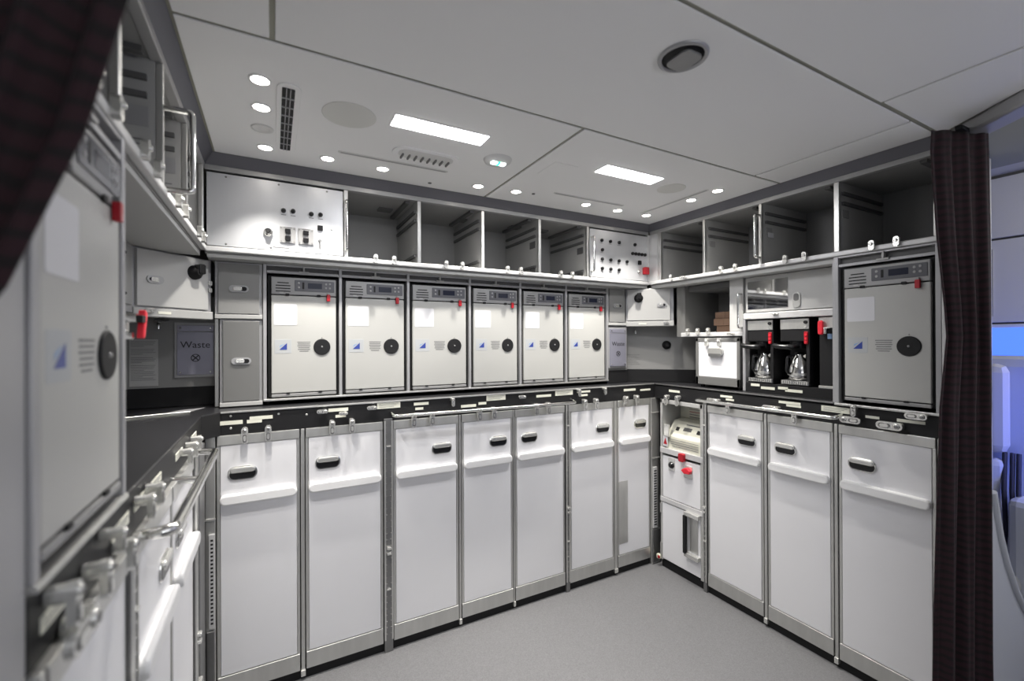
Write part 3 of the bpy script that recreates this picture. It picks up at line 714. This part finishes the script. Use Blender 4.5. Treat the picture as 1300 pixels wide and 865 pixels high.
# beverage maker with red lever beside the near oven
bm_ = thing('water_heater', 'steel water heater with a red lever, half hidden behind the near oven on the left', 'water heater', (1.22, .30, 1.205), 'left'); bo = tuple(bm_['_o'])
part(bm_, 'housing', MB().box(1.085, 1.325, .318, .56, 1.26, 1.58), 'panel_metal', .006)
part(bm_, 'base', MB().box(1.085, 1.325, .310, .56, 1.205, 1.258), 'steel_dark', .004)
part(bm_, 'tap', MB().cyl((1.27, .318, 1.545), (1.27, .268, 1.545), .011, 12).cyl((1.27, .318, 1.505), (1.27, .275, 1.505), .009, 12).lathe((1.27, .300, 1.525), [(.02, 0), (.02, -.012), (.012, -.016)], 12, 'y'), 'chrome')
part(bm_, 'lever', MB().ev([(1.28, 1.500), (1.296, 1.500), (1.318, 1.560), (1.300, 1.566)], .258, .272), 'red_bright', .003, 'bright red lever')
part(bm_, 'lever_arm', MB().box(1.268, 1.300, .258, .290, 1.535, 1.552), 'black', .002)

# ================================================================= RIGHT RUN, MIDDLE
V = 2.345
mc = thing('open_compartment', 'open dark compartment with a latched ledge, right side under the overhead bays', 'compartment', (-1.80, V, 1.512), 'right'); mo = tuple(mc['_o'])
part(mc, 'ledge', MB().box(-2.005, -1.577, V-.012, V+.30, 1.514, 1.540), 'white_metal', .003)
part(mc, 'left_post', MB().box(-2.045, -1.990, V-.002, V+.05, 1.514, 1.845), 'door_dark', .002)
part(mc, 'jamb_panel', MB().box(-1.661, -1.577, V-.004, V+.02, 1.542, 1.845), 'door_pale', .002)
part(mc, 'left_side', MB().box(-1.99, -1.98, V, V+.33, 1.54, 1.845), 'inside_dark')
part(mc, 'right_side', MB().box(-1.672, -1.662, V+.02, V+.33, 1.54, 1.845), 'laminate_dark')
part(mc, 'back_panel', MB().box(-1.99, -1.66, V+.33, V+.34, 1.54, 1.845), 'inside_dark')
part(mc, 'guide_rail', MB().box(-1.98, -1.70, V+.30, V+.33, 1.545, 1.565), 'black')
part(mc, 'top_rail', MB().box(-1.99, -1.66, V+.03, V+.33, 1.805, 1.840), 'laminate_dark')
handle_d(mc, -1.584, V-.004, 1.562, 1.752, .035, .006)
for u in (-1.945, -1.870, -1.795): inst(mc, STUB, 'latch', (u, V-.012, 1.545))
inst(mc, LATCH, 'latch', (-1.64, V-.010, 1.527), (0, PI/2, 0), (.6, .8, .6))
for k, (z, d) in enumerate(((1.541, .02), (1.583, .0), (1.625, .01))):
    b = thing('cardboard_box', ['lowest brown box of the stack in the open compartment', 'middle brown box of the stack in the open compartment', 'topmost brown box of the stack in the open compartment'][k], 'box', (-1.765, V+.18+d, z), 'right', 'brown boxes in the open compartment')
    part(b, 'carton', MB().box(-1.830+d*.3, -1.70, V+.08+d, V+.29, z, z+.041), 'cardboard', .001)
    part(b, 'tape', MB().box(-1.775, -1.760, V+.079+d, V+.291, z+.0005, z+.0415), 'cardboard')
ib = thing('insert_box', 'grey framed insert box with white door on the worktop left of the coffee makers', 'box', (-1.735, 2.33, 1.205), 'right'); io = tuple(ib['_o'])
part(ib, 'case', MB().box(-1.885, -1.588, 2.334, 2.66, 1.220, 1.505), 'steel_dark', .003)
part(ib, 'frame', MB().box(-1.885, -1.866, 2.326, 2.34, 1.221, 1.505).box(-1.607, -1.588, 2.326, 2.34, 1.221, 1.505).box(-1.885, -1.588, 2.326, 2.34, 1.482, 1.505).box(-1.885, -1.588, 2.326, 2.34, 1.221, 1.268), 'door_dark', .002)
ibd = part(ib, 'door', MB().box(-1.865, -1.608, 2.328, 2.336, 1.270, 1.481), 'cart_white', .001)
ih = part(ib, 'door_handle', MB().rr(-1.790, -1.690, 1.400, 1.446, 2.312, 2.330, .018), 'steel', .004)
part(ih, 'finger_recess', MB().rr(-1.782, -1.698, 1.394, 1.412, 2.309, 2.326, .008), 'steel_dark', .001, org=io)
for u in (-1.800, -1.715): inst(ib, STUB, 'latch', (u, 2.326, 1.478), (0, 0, 0), (1.1, 1, 1.2))
for u in (-1.86, -1.61):
    for v in (2.36, 2.62): part(ib, 'foot', MB().cyl((u, v, 1.203), (u, v, 1.221), .012, 10), 'black')

cc = thing('coffee_cupboard', 'pale cupboard with a mirrored window above the coffee makers', 'cupboard', (-1.33, V, 1.60), 'right'); co = tuple(cc['_o'])
part(cc, 'carcass', MB().box(-1.572, -1.074, V+.006, V+.34, 1.632, 1.842), 'laminate')
part(cc, 'door', MB().box(-1.558, -1.076, V-.004, V+.008, 1.645, 1.838), 'door_pale', .002)
part(cc, 'mirror_pane', MB().box(-1.548, -1.328, V-.006, V-.003, 1.662, 1.815), 'mirror', label='mirrored window pane')
part(cc, 'recessed_handle', MB().rr(-1.305, -1.265, 1.655, 1.735, V-.010, V-.003, .019), 'steel', .002)
part(cc, 'recessed_handle', MB().rr(-1.297, -1.273, 1.690, 1.727, V-.012, V-.009, .010), 'laminate_dark')
part(cc, 'ledge', MB().box(-1.572, -1.074, V-.012, V+.20, 1.606, 1.640), 'white_metal', .003)
for q in (-1.395, -1.380): part(cc, 'catch', MB().lathe((q, V-.012, 1.628), [(.008, 0), (.007, -.008), (.003, -.010)], 12, 'y'), 'latch_metal')
part(cc, 'placard', MB().box(-1.565, -1.53, V-.0135, V-.012, 1.612, 1.622), 'placard')
part(cc, 'side_post', MB().box(-1.577, -1.560, V-.010, V+.03, 1.205, 1.606), 'frame_grey', .002)
part(cc, 'side_post', MB().box(-1.082, -1.072, V-.090, V+.30, 1.205, 1.845), 'frame_grey', .001)
part(cc, 'alcove_back', MB().box(-1.56, -1.08, V+.33, V+.34, 1.205, 1.606), 'black')
part(cc, 'base_board', MB().box(-1.560, -1.082, V-.006, V+.33, 1.203, 1.255), 'black', .001)
for u, z, w in ((-1.505, 1.245, .05), (-1.435, 1.233, .075), (-1.355, 1.240, .05), (-1.300, 1.231, .085)):
    part(cc, 'placard', MB().box(u-w/2, u+w/2, V-.008, V-.006, z-.008, z+.006), 'placard')

def coffee_maker():
    r = thing('coffee_maker', '', 'coffee maker')
    w = .145
    part(r, 'housing', MB().box(0, w, .09, .28, 0, .345), 'black', .002)
    hd = part(r, 'head', MB().box(0, w, 0, .28, .225, .345), 'black', .004)
    part(r, 'side_column', MB().box(w-.016, w, .0, .10, 0, .23), 'black', .002)
    part(r, 'front_plate', MB().box(.002, w-.002, -.003, .002, .288, .340), 'steel', .001, 'brushed steel front plate')
    fp = r.children[-1]
    part(fp, 'dial', MB().lathe((w-.016, -.003, .322), [(.009, 0), (.008, -.008)], 12, 'y'), 'black', org=(0, 0, 0))
    part(fp, 'dial', MB().lathe((w-.016, -.003, .299), [(.006, 0), (.005, -.005)], 12, 'y'), 'chrome', org=(0, 0, 0))
    bt = part(r, 'button_strip', MB().rr(w-.024, w-.006, .212, .275, -.006, .001, .005), 'red', .001, 'red button strip')
    for z in (.222, .240, .258): part(bt, 'button', MB().lathe((w-.015, -.006, z), [(.0065, 0), (.006, -.003)], 10, 'y'), 'red_bright', org=(0, 0, 0))
    part(r, 'brew_lever', MB().tube(fillet([(w*.55, .03, .20), (w*.50, -.028, .195), (.02, -.040, .198), (-.012, -.030, .204)], .015), .0135, 12), 'black_gloss', .0, 'curved black brew lever')
    part(r, 'filter_holder', MB().lathe((w*.45, .050, .19), [(.042, 0), (.046, .035)], 20), 'black_gloss')
    j = part(r, 'jug', MB().lathe((w*.5, .045, .024), [(.030, 0), (.050, .004), (.054, .03), (.050, .07), (.038, .105), (.024, .125), (.022, .135)], 28), 'chrome', label='domed steel coffee jug')
    part(j, 'jug_lid', MB().lathe((w*.5, .045, .158), [(.024, 0), (.020, .010), (.008, .014)], 16), 'black', org=(0, 0, 0))
    part(j, 'jug_handle', MB().tube(fillet([(w*.5-.012, .005, .150), (w*.5-.022, -.026, .148), (w*.5-.024, -.030, .070), (w*.5-.016, -.010, .060)], .012), .0065, 10), 'black_gloss', org=(0, 0, 0))
    part(j, 'jug_band', MB().lathe((w*.5, .045, .050), [(.0545, 0), (.0545, .014)], 28), 'latch_metal', org=(0, 0, 0))
    part(j, 'spout', MB().ev([(w*.5+.020, .150), (w*.5+.036, .160), (w*.5+.034, .140)], .035, .055), 'chrome', org=(0, 0, 0))
    part(r, 'drip_tray', MB().box(.004, w-.004, -.004, .10, .002, .024), 'steel_dark', .002)
    gr = MB()
    for k in range(12): gr.box(.010+k*.0108, .016+k*.0108, -.0055, -.003, .006, .021)
    part(r, 'tray_slots', gr, 'latch_metal')
    return r
cm = coffee_maker()
cm.location = wpos('right', -1.556, V+.004, 1.258); cm.rotation_euler = (0, 0, -PI/2); cm['label'] = 'left coffee maker with steel jug, next to the insert box'; cm['group'] = 'coffee makers'
c2 = copy_tree(cm); c2.location = wpos('right', -1.374, V+.004, 1.258); c2['label'] = 'right coffee maker with steel jug, next to the machine with the red lever'
wd = thing('hot_water_dispenser', 'black hot water machine with red lever, left of the right oven', 'water dispenser', (-1.14, V, 1.256), 'right'); wo = tuple(wd['_o'])
part(wd, 'housing', MB().box(-1.185, -1.086, V+.004, V+.28, 1.270, 1.560), 'black', .004)
part(wd, 'front_plate', MB().box(-1.185, -1.086, V, V+.27, 1.548, 1.600), 'steel', .001)
part(wd, 'lever', MB().rr(-1.179, -1.155, 1.515, 1.585, V-.026, V-.010, .011), 'red_bright', .005, 'red lever')
part(wd, 'tap', MB().cyl((-1.142, V, 1.545), (-1.142, V-.03, 1.545), .008, 10).cyl((-1.142, V-.03, 1.545), (-1.142, V-.03, 1.52), .006, 10), 'chrome')
part(wd, 'sticker', MB().box(-1.148, -1.128, V+.002, V+.004, 1.495, 1.520), 'blue_light')
part(wd, 'drip_tray', MB().box(-1.185, -1.086, V-.004, V+.20, 1.256, 1.268), 'steel', .001)

# ================================================================= CHARGER CABINET (right run, corner)
VX = 2.255
ch = thing('power_cabinet', 'narrow right corner cabinet with open niche, red knob and bar handle below', 'cabinet', (-1.94, VX, 0), 'right'); cho = tuple(ch['_o'])
U0, U1 = -2.105, -1.778
part(ch, 'frame', MB().box(U0, U0+.016, VX-.004, VX+.40, .05, 1.105).box(U1-.018, U1, VX-.004, VX+.40, .05, 1.105).box(U0, U1, VX-.004, VX+.06, 1.080, 1.105), 'laminate_light', .002)
part(ch, 'shelf', MB().box(U0, U1, VX-.008, VX+.30, .755, .790), 'white_metal', .002)
part(ch, 'niche_back', MB().box(U0+.016, U1-.018, VX+.17, VX+.18, .79, 1.08), 'device_cream')
for k in range(5): part(ch, 'print_line', MB().box(U0+.09, U1-.05-.01*(k % 2), VX+.1685, VX+.170, 1.052-.017*k, 1.0555-.017*k), 'red' if k == 2 else 'ink_grey')
part(ch, 'middle_panel', MB().box(U0+.018, U1-.020, VX-.002, VX+.02, .470, .738), 'cart_white', .002)
part(ch, 'shelf', MB().box(U0, U1, VX-.008, VX+.20, .436, .466), 'white_metal', .002)
ld = part(ch, 'lower_door', MB().box(U0+.016, U1-.018, VX-.004, VX+.02, .062, .430), 'cart_white', .002)
def cs(par, name, mb, m, bev=0, label=None): return part(par, name, mb, m, bev, label, org=cho)
cs(ld, 'handle_bracket', MB().box(-1.900, -1.795, VX-.030, VX-.004, .410, .437), 'latch_metal', .004)
cs(ld, 'handle_bracket', MB().box(-1.900, -1.795, VX-.030, VX-.004, .160, .187), 'latch_metal', .004)
cs(ld, 'handle_bar', MB().rr(-1.902, -1.880, .180, .415, VX-.036, VX-.018, .006), 'black', .003, 'black handle bar')
cs(ld, 'recess_plate', MB().box(-1.872, -1.812, VX-.008, VX-.004, .195, .405), 'steel', .001)
cs(ld, 'hinge', MB().cyl((U0+.006, VX-.008, .08), (U0+.006, VX-.008, .16), .006, 8).cyl((U0+.006, VX-.008, .36), (U0+.006, VX-.008, .42), .006, 8), 'steel')
kb = part(ch, 'selector_knob', MB().rr(-2.035, -1.985, .655, .735, VX-.008, VX-.002, .006), 'latch_metal', .001)
cs(kb, 'knob', MB().lathe((-2.010, VX-.008, .690), [(.022, 0), (.018, -.010), (.010, -.016)], 16, 'y'), 'black_gloss')
kr = part(ch, 'selector_knob', MB().rr(-1.915, -1.850, .640, .715, VX-.008, VX-.002, .006), 'latch_metal', .001)
cs(kr, 'knob', MB().ev([(-1.918, .685), (-1.895, .668), (-1.855, .672), (-1.850, .692), (-1.872, .706), (-1.895, .703)], VX-.032, VX-.008), 'red_bright', .004, 'red pointer knob')
part(ch, 'red_latch', MB().rr(-1.940, -1.900, .735, .785, VX-.030, VX-.006, .008), 'red', .003, 'dark red plastic latch')
part(ch, 'plinth', MB().box(-2.105, -1.775, VX+.010, VX+.03, 0, .048), 'black')
part(ch, 'floor_catch', MB().rr(-2.128, -2.098, .050, .080, VX-.022, VX-.004, .008), 'ivory', .003, 'small cream catch at the foot')
part(ch.children[-1], 'catch_tip', MB().rr(-2.114, -2.096, .056, .074, VX-.026, VX-.020, .006), 'red', .002, org=cho)
part(ch, 'gap_strip', MB().box(-2.145, -2.107, VX+.06, VX+.07, .02, 1.105), 'black')
dv = thing('charger_unit', 'cream electronic unit with sloping keypad inside the niche of the corner cabinet', 'device', (-1.94, VX+.06, .79), 'right'); do = tuple(dv['_o'])
part(dv, 'case', MB().eu([(VX+.01, .79), (VX+.16, .79), (VX+.16, .975), (VX+.09, .965), (VX+.015, .870)], -2.070, -1.800), 'device_cream', .003)
# keypad on the sloping face
def slope(u, t, off=.0015):
    a = Vector((VX+.015, .870)); b = Vector((VX+.09, .965)); d = b-a; n = Vector((-d.y, d.x)).normalized()
    p = a+d*t+n*off; return (u, p.x, p.y)
def splate(u0, u1, t0, t1, off):
    m = MB(); q = [slope(u0, t0, off), slope(u1, t0, off), slope(u1, t1, off), slope(u0, t1, off)]; q2 = [slope(u0, t0, -.001), slope(u1, t0, -.001), slope(u1, t1, -.001), slope(u0, t1, -.001)]
    return m.add(q+q2, [(0, 1, 2, 3), (7, 6, 5, 4), (0, 4, 5, 1), (1, 5, 6, 2), (2, 6, 7, 3), (3, 7, 4, 0)])
part(dv, 'display', splate(-1.965, -1.905, .45, .65, .002), 'laminate_dark')
part(dv, 'button', splate(-1.860, -1.835, .40, .60, .005), 'black')
part(dv, 'button', splate(-2.020, -1.998, .40, .60, .005), 'black')
part(dv, 'button', splate(-2.045, -2.030, .15, .35, .004), 'steel')
part(dv, 'print_line', splate(-1.96, -1.84, .80, .86, .001), 'ink_grey')
for k in range(4): part(dv, 'print_line', MB().box(-2.05+.01*k, -1.82, VX+.008, VX+.0105, .852-.014*k, .8545-.014*k), 'ink_grey')
part(dv, 'manual_handset', MB().box(-2.078, -2.035, VX-.004, VX+.012, .865, .945), 'latch_metal', .004, 'small upright metal handset')
sg = part(dv, 'warning_sticker', MB().box(-2.085, -2.045, VX-.0015, VX, .800, .870), 'paper', label='white sticker with a red triangle')
part(sg, 'triangle', MB().ev([(-2.080, .815), (-2.050, .815), (-2.065, .855)], VX-.0025, VX-.001), 'red', org=do)
# folded sheet lying on the left worktop
sh = thing('paper_sheet', 'small pale sheet lying on the black worktop below the left waste flap', 'paper', (-.36, 2.25, 1.2045))
part(sh, 'sheet', MB().add([(-.40, 2.20, 1.2045), (-.30, 2.235, 1.2045), (-.26, 2.33, 1.2055), (-.35, 2.30, 1.2045), (-.40, 2.20, 1.2055), (-.30, 2.235, 1.2055), (-.26, 2.33, 1.2065), (-.35, 2.30, 1.2055)],
     [(0, 1, 2, 3), (7, 6, 5, 4), (0, 4, 5, 1), (1, 5, 6, 2), (2, 6, 7, 3), (3, 7, 4, 0)]), 'frame_grey')
tr_ = thing('worktop_rim', 'thin curved metal rim on the left worktop in front of the waste flap', 'rim', (-.5, 2.2, 1.204))
part(tr_, 'strip', MB().tube([(-.60, 2.10, 1.206), (-.50, 2.16, 1.206), (-.40, 2.20, 1.206), (-.30, 2.22, 1.206)], .003, 8), 'steel')

# ================================================================= CEILING FITTINGS
DL = [(-.032, 1.496, 'downlight nearest the camera in the left row of the ceiling'),
      (-.032, 1.669, 'second downlight in the left row of the ceiling, left of the long air grille'),
      (-.025, 2.006, 'downlight in the left rear corner of the ceiling, beyond the small round cover'),
      (.204, 2.005, 'downlight left of the left ceiling slot, near the rear cove'),
      (.433, 2.009, 'downlight in front of the left ceiling slot, near the rear cove'),
      (.900, 2.012, 'rear downlight just left of the ceiling joint'),
      (1.106, 1.995, 'rear downlight just right of the ceiling joint'),
      (1.562, 2.000, 'rear downlight at the middle of the right ceiling slot'),
      (1.799, 2.003, 'rear downlight at the right end of the right ceiling slot'),
      (2.025, 1.998, 'downlight in the right rear corner of the ceiling'),
      (2.026, 1.667, 'middle downlight of the right row of the ceiling'),
      (2.022, 1.499, 'downlight nearest the camera in the right row of the ceiling')]
def downlight():
    r = thing('downlight', '', 'ceiling light')
    part(r, 'bezel', MB().lathe((0, 0, 0), [(.031, .002), (.031, -.002), (.0245, -.003), (.0245, .002)], 24), 'ceiling_white')
    part(r, 'lens', MB().lathe((0, 0, 0), [(.0235, -.001), (.021, -.003), (.010, -.0035)], 24), 'emit_spot')
    return r
d0 = downlight()
sl = bpy.data.lights.new('downlight_beam', 'SPOT'); sl.energy = SPOT_W; sl.color = (1, .955, .89); sl.spot_size = math.radians(88); sl.spot_blend = .7; sl.shadow_soft_size = .014
for i, (x, y, l) in enumerate(DL):
    o = d0 if i == 0 else copy_tree(d0)
    o.location = (x, y, CZ-.001); o['label'] = l; o['group'] = 'round ceiling downlights'
    s = bpy.data.objects.new('downlight_beam', sl); COL.objects.link(s); s.location = (x, y, CZ-.012)
rc = thing('round_cover', 'small unlit round cover between the left row downlights', 'ceiling cover', (-.032, 1.834, CZ))
part(rc, 'disc', MB().lathe((-.032, 1.834, CZ), [(.038, .002), (.036, -.003), (.028, -.003), (.026, -.001), (.01, -.001)], 24), 'cover_pale')
for x0, x1, y0, y1, l in ((.371, .720, 1.505, 1.588, 'left rectangular ceiling light panel'), (1.295, 1.640, 1.505, 1.592, 'right rectangular ceiling light panel')):
    o = thing('ceiling_light_panel', l, 'ceiling light', ((x0+x1)/2, (y0+y1)/2, CZ)); og = tuple(o['_o'])
    part(o, 'frame', MB().box(x0-.006, x1+.006, y0-.006, y1+.006, CZ-.002, CZ+.001), 'ceiling_white', .001)
    part(o, 'diffuser', MB().box(x0, x1, y0, y1, CZ-.004, CZ-.0015), 'emit_panel', .001)
    area('panel_light', ((x0+x1)/2, (y0+y1)/2, CZ-.008), (0, 0, 0), x1-x0, y1-y0, PANEL_W, (.97, .97, 1))
# long air grille
ag = thing('air_grille', 'long black slotted air grille in a rounded white surround, left part of the ceiling', 'vent', (.045, 1.74, CZ))
def rrz(x0, x1, y0, y1, z0, z1, r):
    m = MB().rr(x0, x1, y0, y1, z0, z1, r); m.v = [(a, c, b) for a, b, c in m.v]; return m
part(ag, 'surround', rrz(.012, .080, 1.475, 2.005, CZ-.004, CZ+.001, .033), 'ceiling_white', .001)
part(ag, 'slot_bed', rrz(.026, .062, 1.500, 1.985, CZ-.005, CZ-.003, .004), 'black')
for k in range(1, 8): part(ag, 'grille_bar', MB().box(.026, .062, 1.50+k*.0606-.002, 1.50+k*.0606+.002, CZ-.008, CZ-.004), 'frame_grey')
for q in (.0385, .050): part(ag, 'grille_bar', MB().box(q-.0012, q+.0012, 1.50, 1.985, CZ-.008, CZ-.004), 'frame_grey')
# louvred outlet
lo_ = thing('louvred_outlet', 'rounded white air outlet with short louvres beside the left light panel', 'vent', (.57, 1.79, CZ))
part(lo_, 'surround', rrz(.425, .705, 1.735, 1.845, CZ-.005, CZ+.001, .05), 'ceiling_white', .001)
part(lo_, 'slot_bed', rrz(.450, .680, 1.750, 1.830, CZ-.0065, CZ-.004, .035), 'cover_pale')
for k in range(8): part(lo_, 'louvre', MB().box(.465+k*.028, .471+k*.028, 1.790, 1.832, CZ-.014, CZ-.006), 'ink_grey')
# speakers
for x, y, r, l in ((.232, 1.590, .088, 'round flush speaker grille on the left ceiling panel'), (1.786, 1.590, .070, 'round flush speaker grille right of the right light panel')):
    o = thing('ceiling_speaker', l, 'speaker', (x, y, CZ)); part(o, 'grille', MB().lathe((x, y, CZ), [(r, .001), (r, -.0015), (r*.97, -.002), (.01, -.002)], 40), 'speaker')
# narrow slots
for x0, x1, y0, y1, l in ((.234, .704, 1.900, 1.922, 'long narrow ceiling slot near the rear cove, left half'), (1.29, 1.77, 1.910, 1.930, 'long narrow ceiling slot near the rear cove, right half'), (1.955, 1.978, 1.512, 1.988, 'narrow ceiling slot running beside the right row of downlights')):
    o = thing('ceiling_slot', l, 'vent', ((x0+x1)/2, (y0+y1)/2, CZ)); part(o, 'surround', rrz(x0, x1, y0, y1, CZ-.002, CZ+.001, .010), 'cover_pale', .0005)
    if x1-x0 > .1: part(o, 'slit', MB().box(x0+.01, x1-.01, (y0+y1)/2-.003, (y0+y1)/2+.006, CZ-.003, CZ-.001), 'frame_grey')
    else: part(o, 'slit', MB().box((x0+x1)/2-.003, (x0+x1)/2+.004, y0+.01, y1-.01, CZ-.003, CZ-.001), 'frame_grey')
# sign light
ex = thing('indicator_light', 'small white and green indicator light between the two light panels', 'indicator', (.845, 1.68, CZ))
part(ex, 'surround', MB().lathe((.845, 1.685, CZ), [(.062, .001), (.056, -.010), (.040, -.016), (.01, -.017)], 28), 'cover_pale')
part(ex, 'lamp', MB().box(.812, .838, 1.665, 1.690, CZ-.024, CZ-.014), 'emit_sign', .003)
part(ex, 'lamp', MB().box(.838, .850, 1.665, 1.690, CZ-.024, CZ-.014), 'emit_green', .002, 'green lamp')
part(ex, 'lamp', MB().box(.850, .876, 1.665, 1.690, CZ-.024, CZ-.014), 'emit_sign', .003)
# round dark unit near the camera
rd = thing('ceiling_gasper', 'oval dark grey ceiling fitting nearest the camera', 'ceiling fitting', (.985, .835, CZ))
part(rd, 'ring', MB().lathe((.985, .835, CZ), [(.067, .001), (.065, -.006), (.058, -.008), (.054, -.002)], 36), 'frame_grey')
part(rd, 'well', MB().lathe((.985, .835, CZ), [(.055, .001), (.055, -.003), (.01, -.003)], 32), 'black')
part(rd, 'cover', rrz(.960, 1.030, .800, .880, CZ-.009, CZ-.002, .02), 'head_grey', .002)
# access hatch and small sensor dots
ah = thing('access_hatch', 'faint square access hatch right of the ceiling joint', 'hatch', (1.13, 1.66, CZ))
part(ah, 'hatch_panel', rrz(1.075, 1.200, 1.585, 1.745, CZ-.0012, CZ+.001, .006), 'ceiling_white')
for x, y, l in ((.675, 2.085, 'tiny dark sensor behind the left ceiling slot'), (1.205, 1.985, 'tiny dark sensor left of the right ceiling slot')):
    o = thing('ceiling_sensor', l, 'sensor', (x, y, CZ)); part(o, 'dot', MB().lathe((x, y, CZ), [(.010, .001), (.008, -.003), (.003, -.004)], 12), 'ink_grey')

# ================================================================= CURTAINS
def curtain(name, label, rows, n=60, folds=7, amp=.018, tie=None):
    """rows: list of (z, (x0,y0), (x1,y1)) from top to bottom; pleated cloth with real thickness"""
    vs = []; fs = []
    for j, (z, a, b, am) in enumerate(rows):
        d = Vector((b[0]-a[0], b[1]-a[1])); nrm = Vector((-d.y, d.x)).normalized()
        for i in range(n+1):
            t = i/n; off = am*math.sin(t*folds*2*PI+.35*math.sin(z*3))+am*.35*math.sin(t*folds*4.7*PI+1.3+z)
            p = Vector(a)+d*t+nrm*off; vs.append((p.x, p.y, z))
    for j in range(len(rows)-1):
        for i in range(n):
            q = j*(n+1)+i; fs.append((q, q+1, q+n+2, q+n+1))
    m = MB(); m.add(vs, fs, True)
    r = thing(name, label, 'curtain', (rows[-1][1][0], rows[-1][1][1], rows[-1][0]))
    o = part(r, 'cloth', m, 'curtain_maroon'); s = o.modifiers.new('solid', 'SOLIDIFY'); s.thickness = .003
    return r
def lerp_rows(keys, step=.06):
    out = []
    for (z0, a0, b0, m0), (z1, a1, b1, m1) in zip(keys[:-1], keys[1:]):
        k = max(2, int(abs(z0-z1)/step))
        for i in range(k):
            t = i/k; f = lambda p, q: (p[0]+(q[0]-p[0])*t, p[1]+(q[1]-p[1])*t)
            out.append((z0+(z1-z0)*t, f(a0, a1), f(b0, b1), m0+(m1-m0)*t))
    return out+[keys[-1]]
rc_ = curtain('maroon_curtain', 'dark maroon curtain with wavy stripes hanging at the right end of the galley',
    lerp_rows([(2.228, (2.045, .665), (2.225, .572), .004), (2.15, (2.035, .665), (2.230, .572), .006), (1.85, (2.062, .66), (2.235, .572), .008), (1.60, (2.108, .655), (2.235, .572), .010), (1.50, (2.115, .652), (2.235, .572), .010), (1.25, (2.068, .655), (2.24, .572), .010), (.70, (2.045, .657), (2.235, .572), .012), (.02, (2.0, .655), (2.23, .572), .013)]), n=48, folds=3)
part(rc_, 'hanger', MB().box(2.10, 2.22, .60, .62, 2.222, 2.236), 'black', .002)
lc_ = curtain('maroon_curtain', 'dark maroon curtain swept aside in the left foreground, very blurred',
    lerp_rows([(2.25, (-.62, .60), (-.128, .590), .012), (2.0, (-.62, .60), (-.128, .590), .012), (1.84, (-.63, .60), (-.130, .590), .012), (1.70, (-.64, .60), (-.163, .592), .012), (1.543, (-.66, .60), (-.219, .594), .012), (1.35, (-.66, .60), (-.33, .596), .010), (1.15, (-.66, .60), (-.50, .598), .008), (1.10, (-.66, .60), (-.54, .598), .006), (.9, (-.68, .60), (-.48, .598), .012), (.05, (-.70, .60), (-.44, .598), .014)]), n=90, folds=9)
part(lc_, 'hanger', MB().box(-.66, -.12, .585, .615, 2.25, 2.263), 'black', .002)
part(lc_, 'tie_band', MB().box(-.67, -.53, .572, .625, 1.10, 1.15), 'curtain_maroon', .01)

# ================================================================= SEAT IN THE CABIN
st = thing('cabin_seat', 'pale cabin seat under blue light seen past the right curtain', 'seat', (3.0, .6, 0))
def rbox(x0, x1, y0, y1, z0, z1): return MB().box(x0, x1, y0, y1, z0, z1)
part(st, 'headrest', rbox(2.95, 3.05, .705, .95, .955, 1.375), 'seat_fabric', .04, 'padded pale grey headrest')
part(st, 'shell', rbox(3.05, 3.16, .56, .97, .40, 1.41), 'seat_shell', .05, 'pale shell lit blue')
part(st, 'backrest', rbox(2.96, 3.05, .72, .92, .45, .93), 'seat_shell', .03)
for y in (.725, .700, .680): part(st, 'belt', MB().tube([(3.02, y, .96), (2.955, y-.012, .80), (2.945, y-.02, .62), (2.95, y-.01, .50)], .009, 8), 'belt')
part(st, 'cushion', rbox(2.66, 2.96, .64, .92, .36, .46), 'seat_fabric', .04)
part(st, 'console', rbox(2.86, 3.0, .40, .685, .15, .785), 'seat_shell', .03)
sp_ = thing('seat_surround', 'curved white side panel low beside the right curtain, in front of the cabin seat', 'panel', (2.8, .61, 0))
part(sp_, 'side_shell', MB().ev([(2.30, 0), (3.2, 0), (3.2, .20), (2.98, .235), (2.82, .30), (2.70, .385), (2.60, .49), (2.50, .62), (2.43, .74), (2.36, .92), (2.30, .95)], .600, .625), 'seat_shell', .008)
part(sp_, 'shell_rim', MB().tube([(2.98, .600, .235), (2.82, .600, .30), (2.70, .600, .385), (2.60, .600, .49), (2.50, .600, .62), (2.43, .600, .74), (2.36, .600, .92)], .014, 10), 'seat_shell')
part(st, 'base', rbox(2.66, 3.05, .64, .88, 0, .36), 'seat_shell', .02)

for o in bpy.data.objects:
    if '_o' in o: del o['_o']
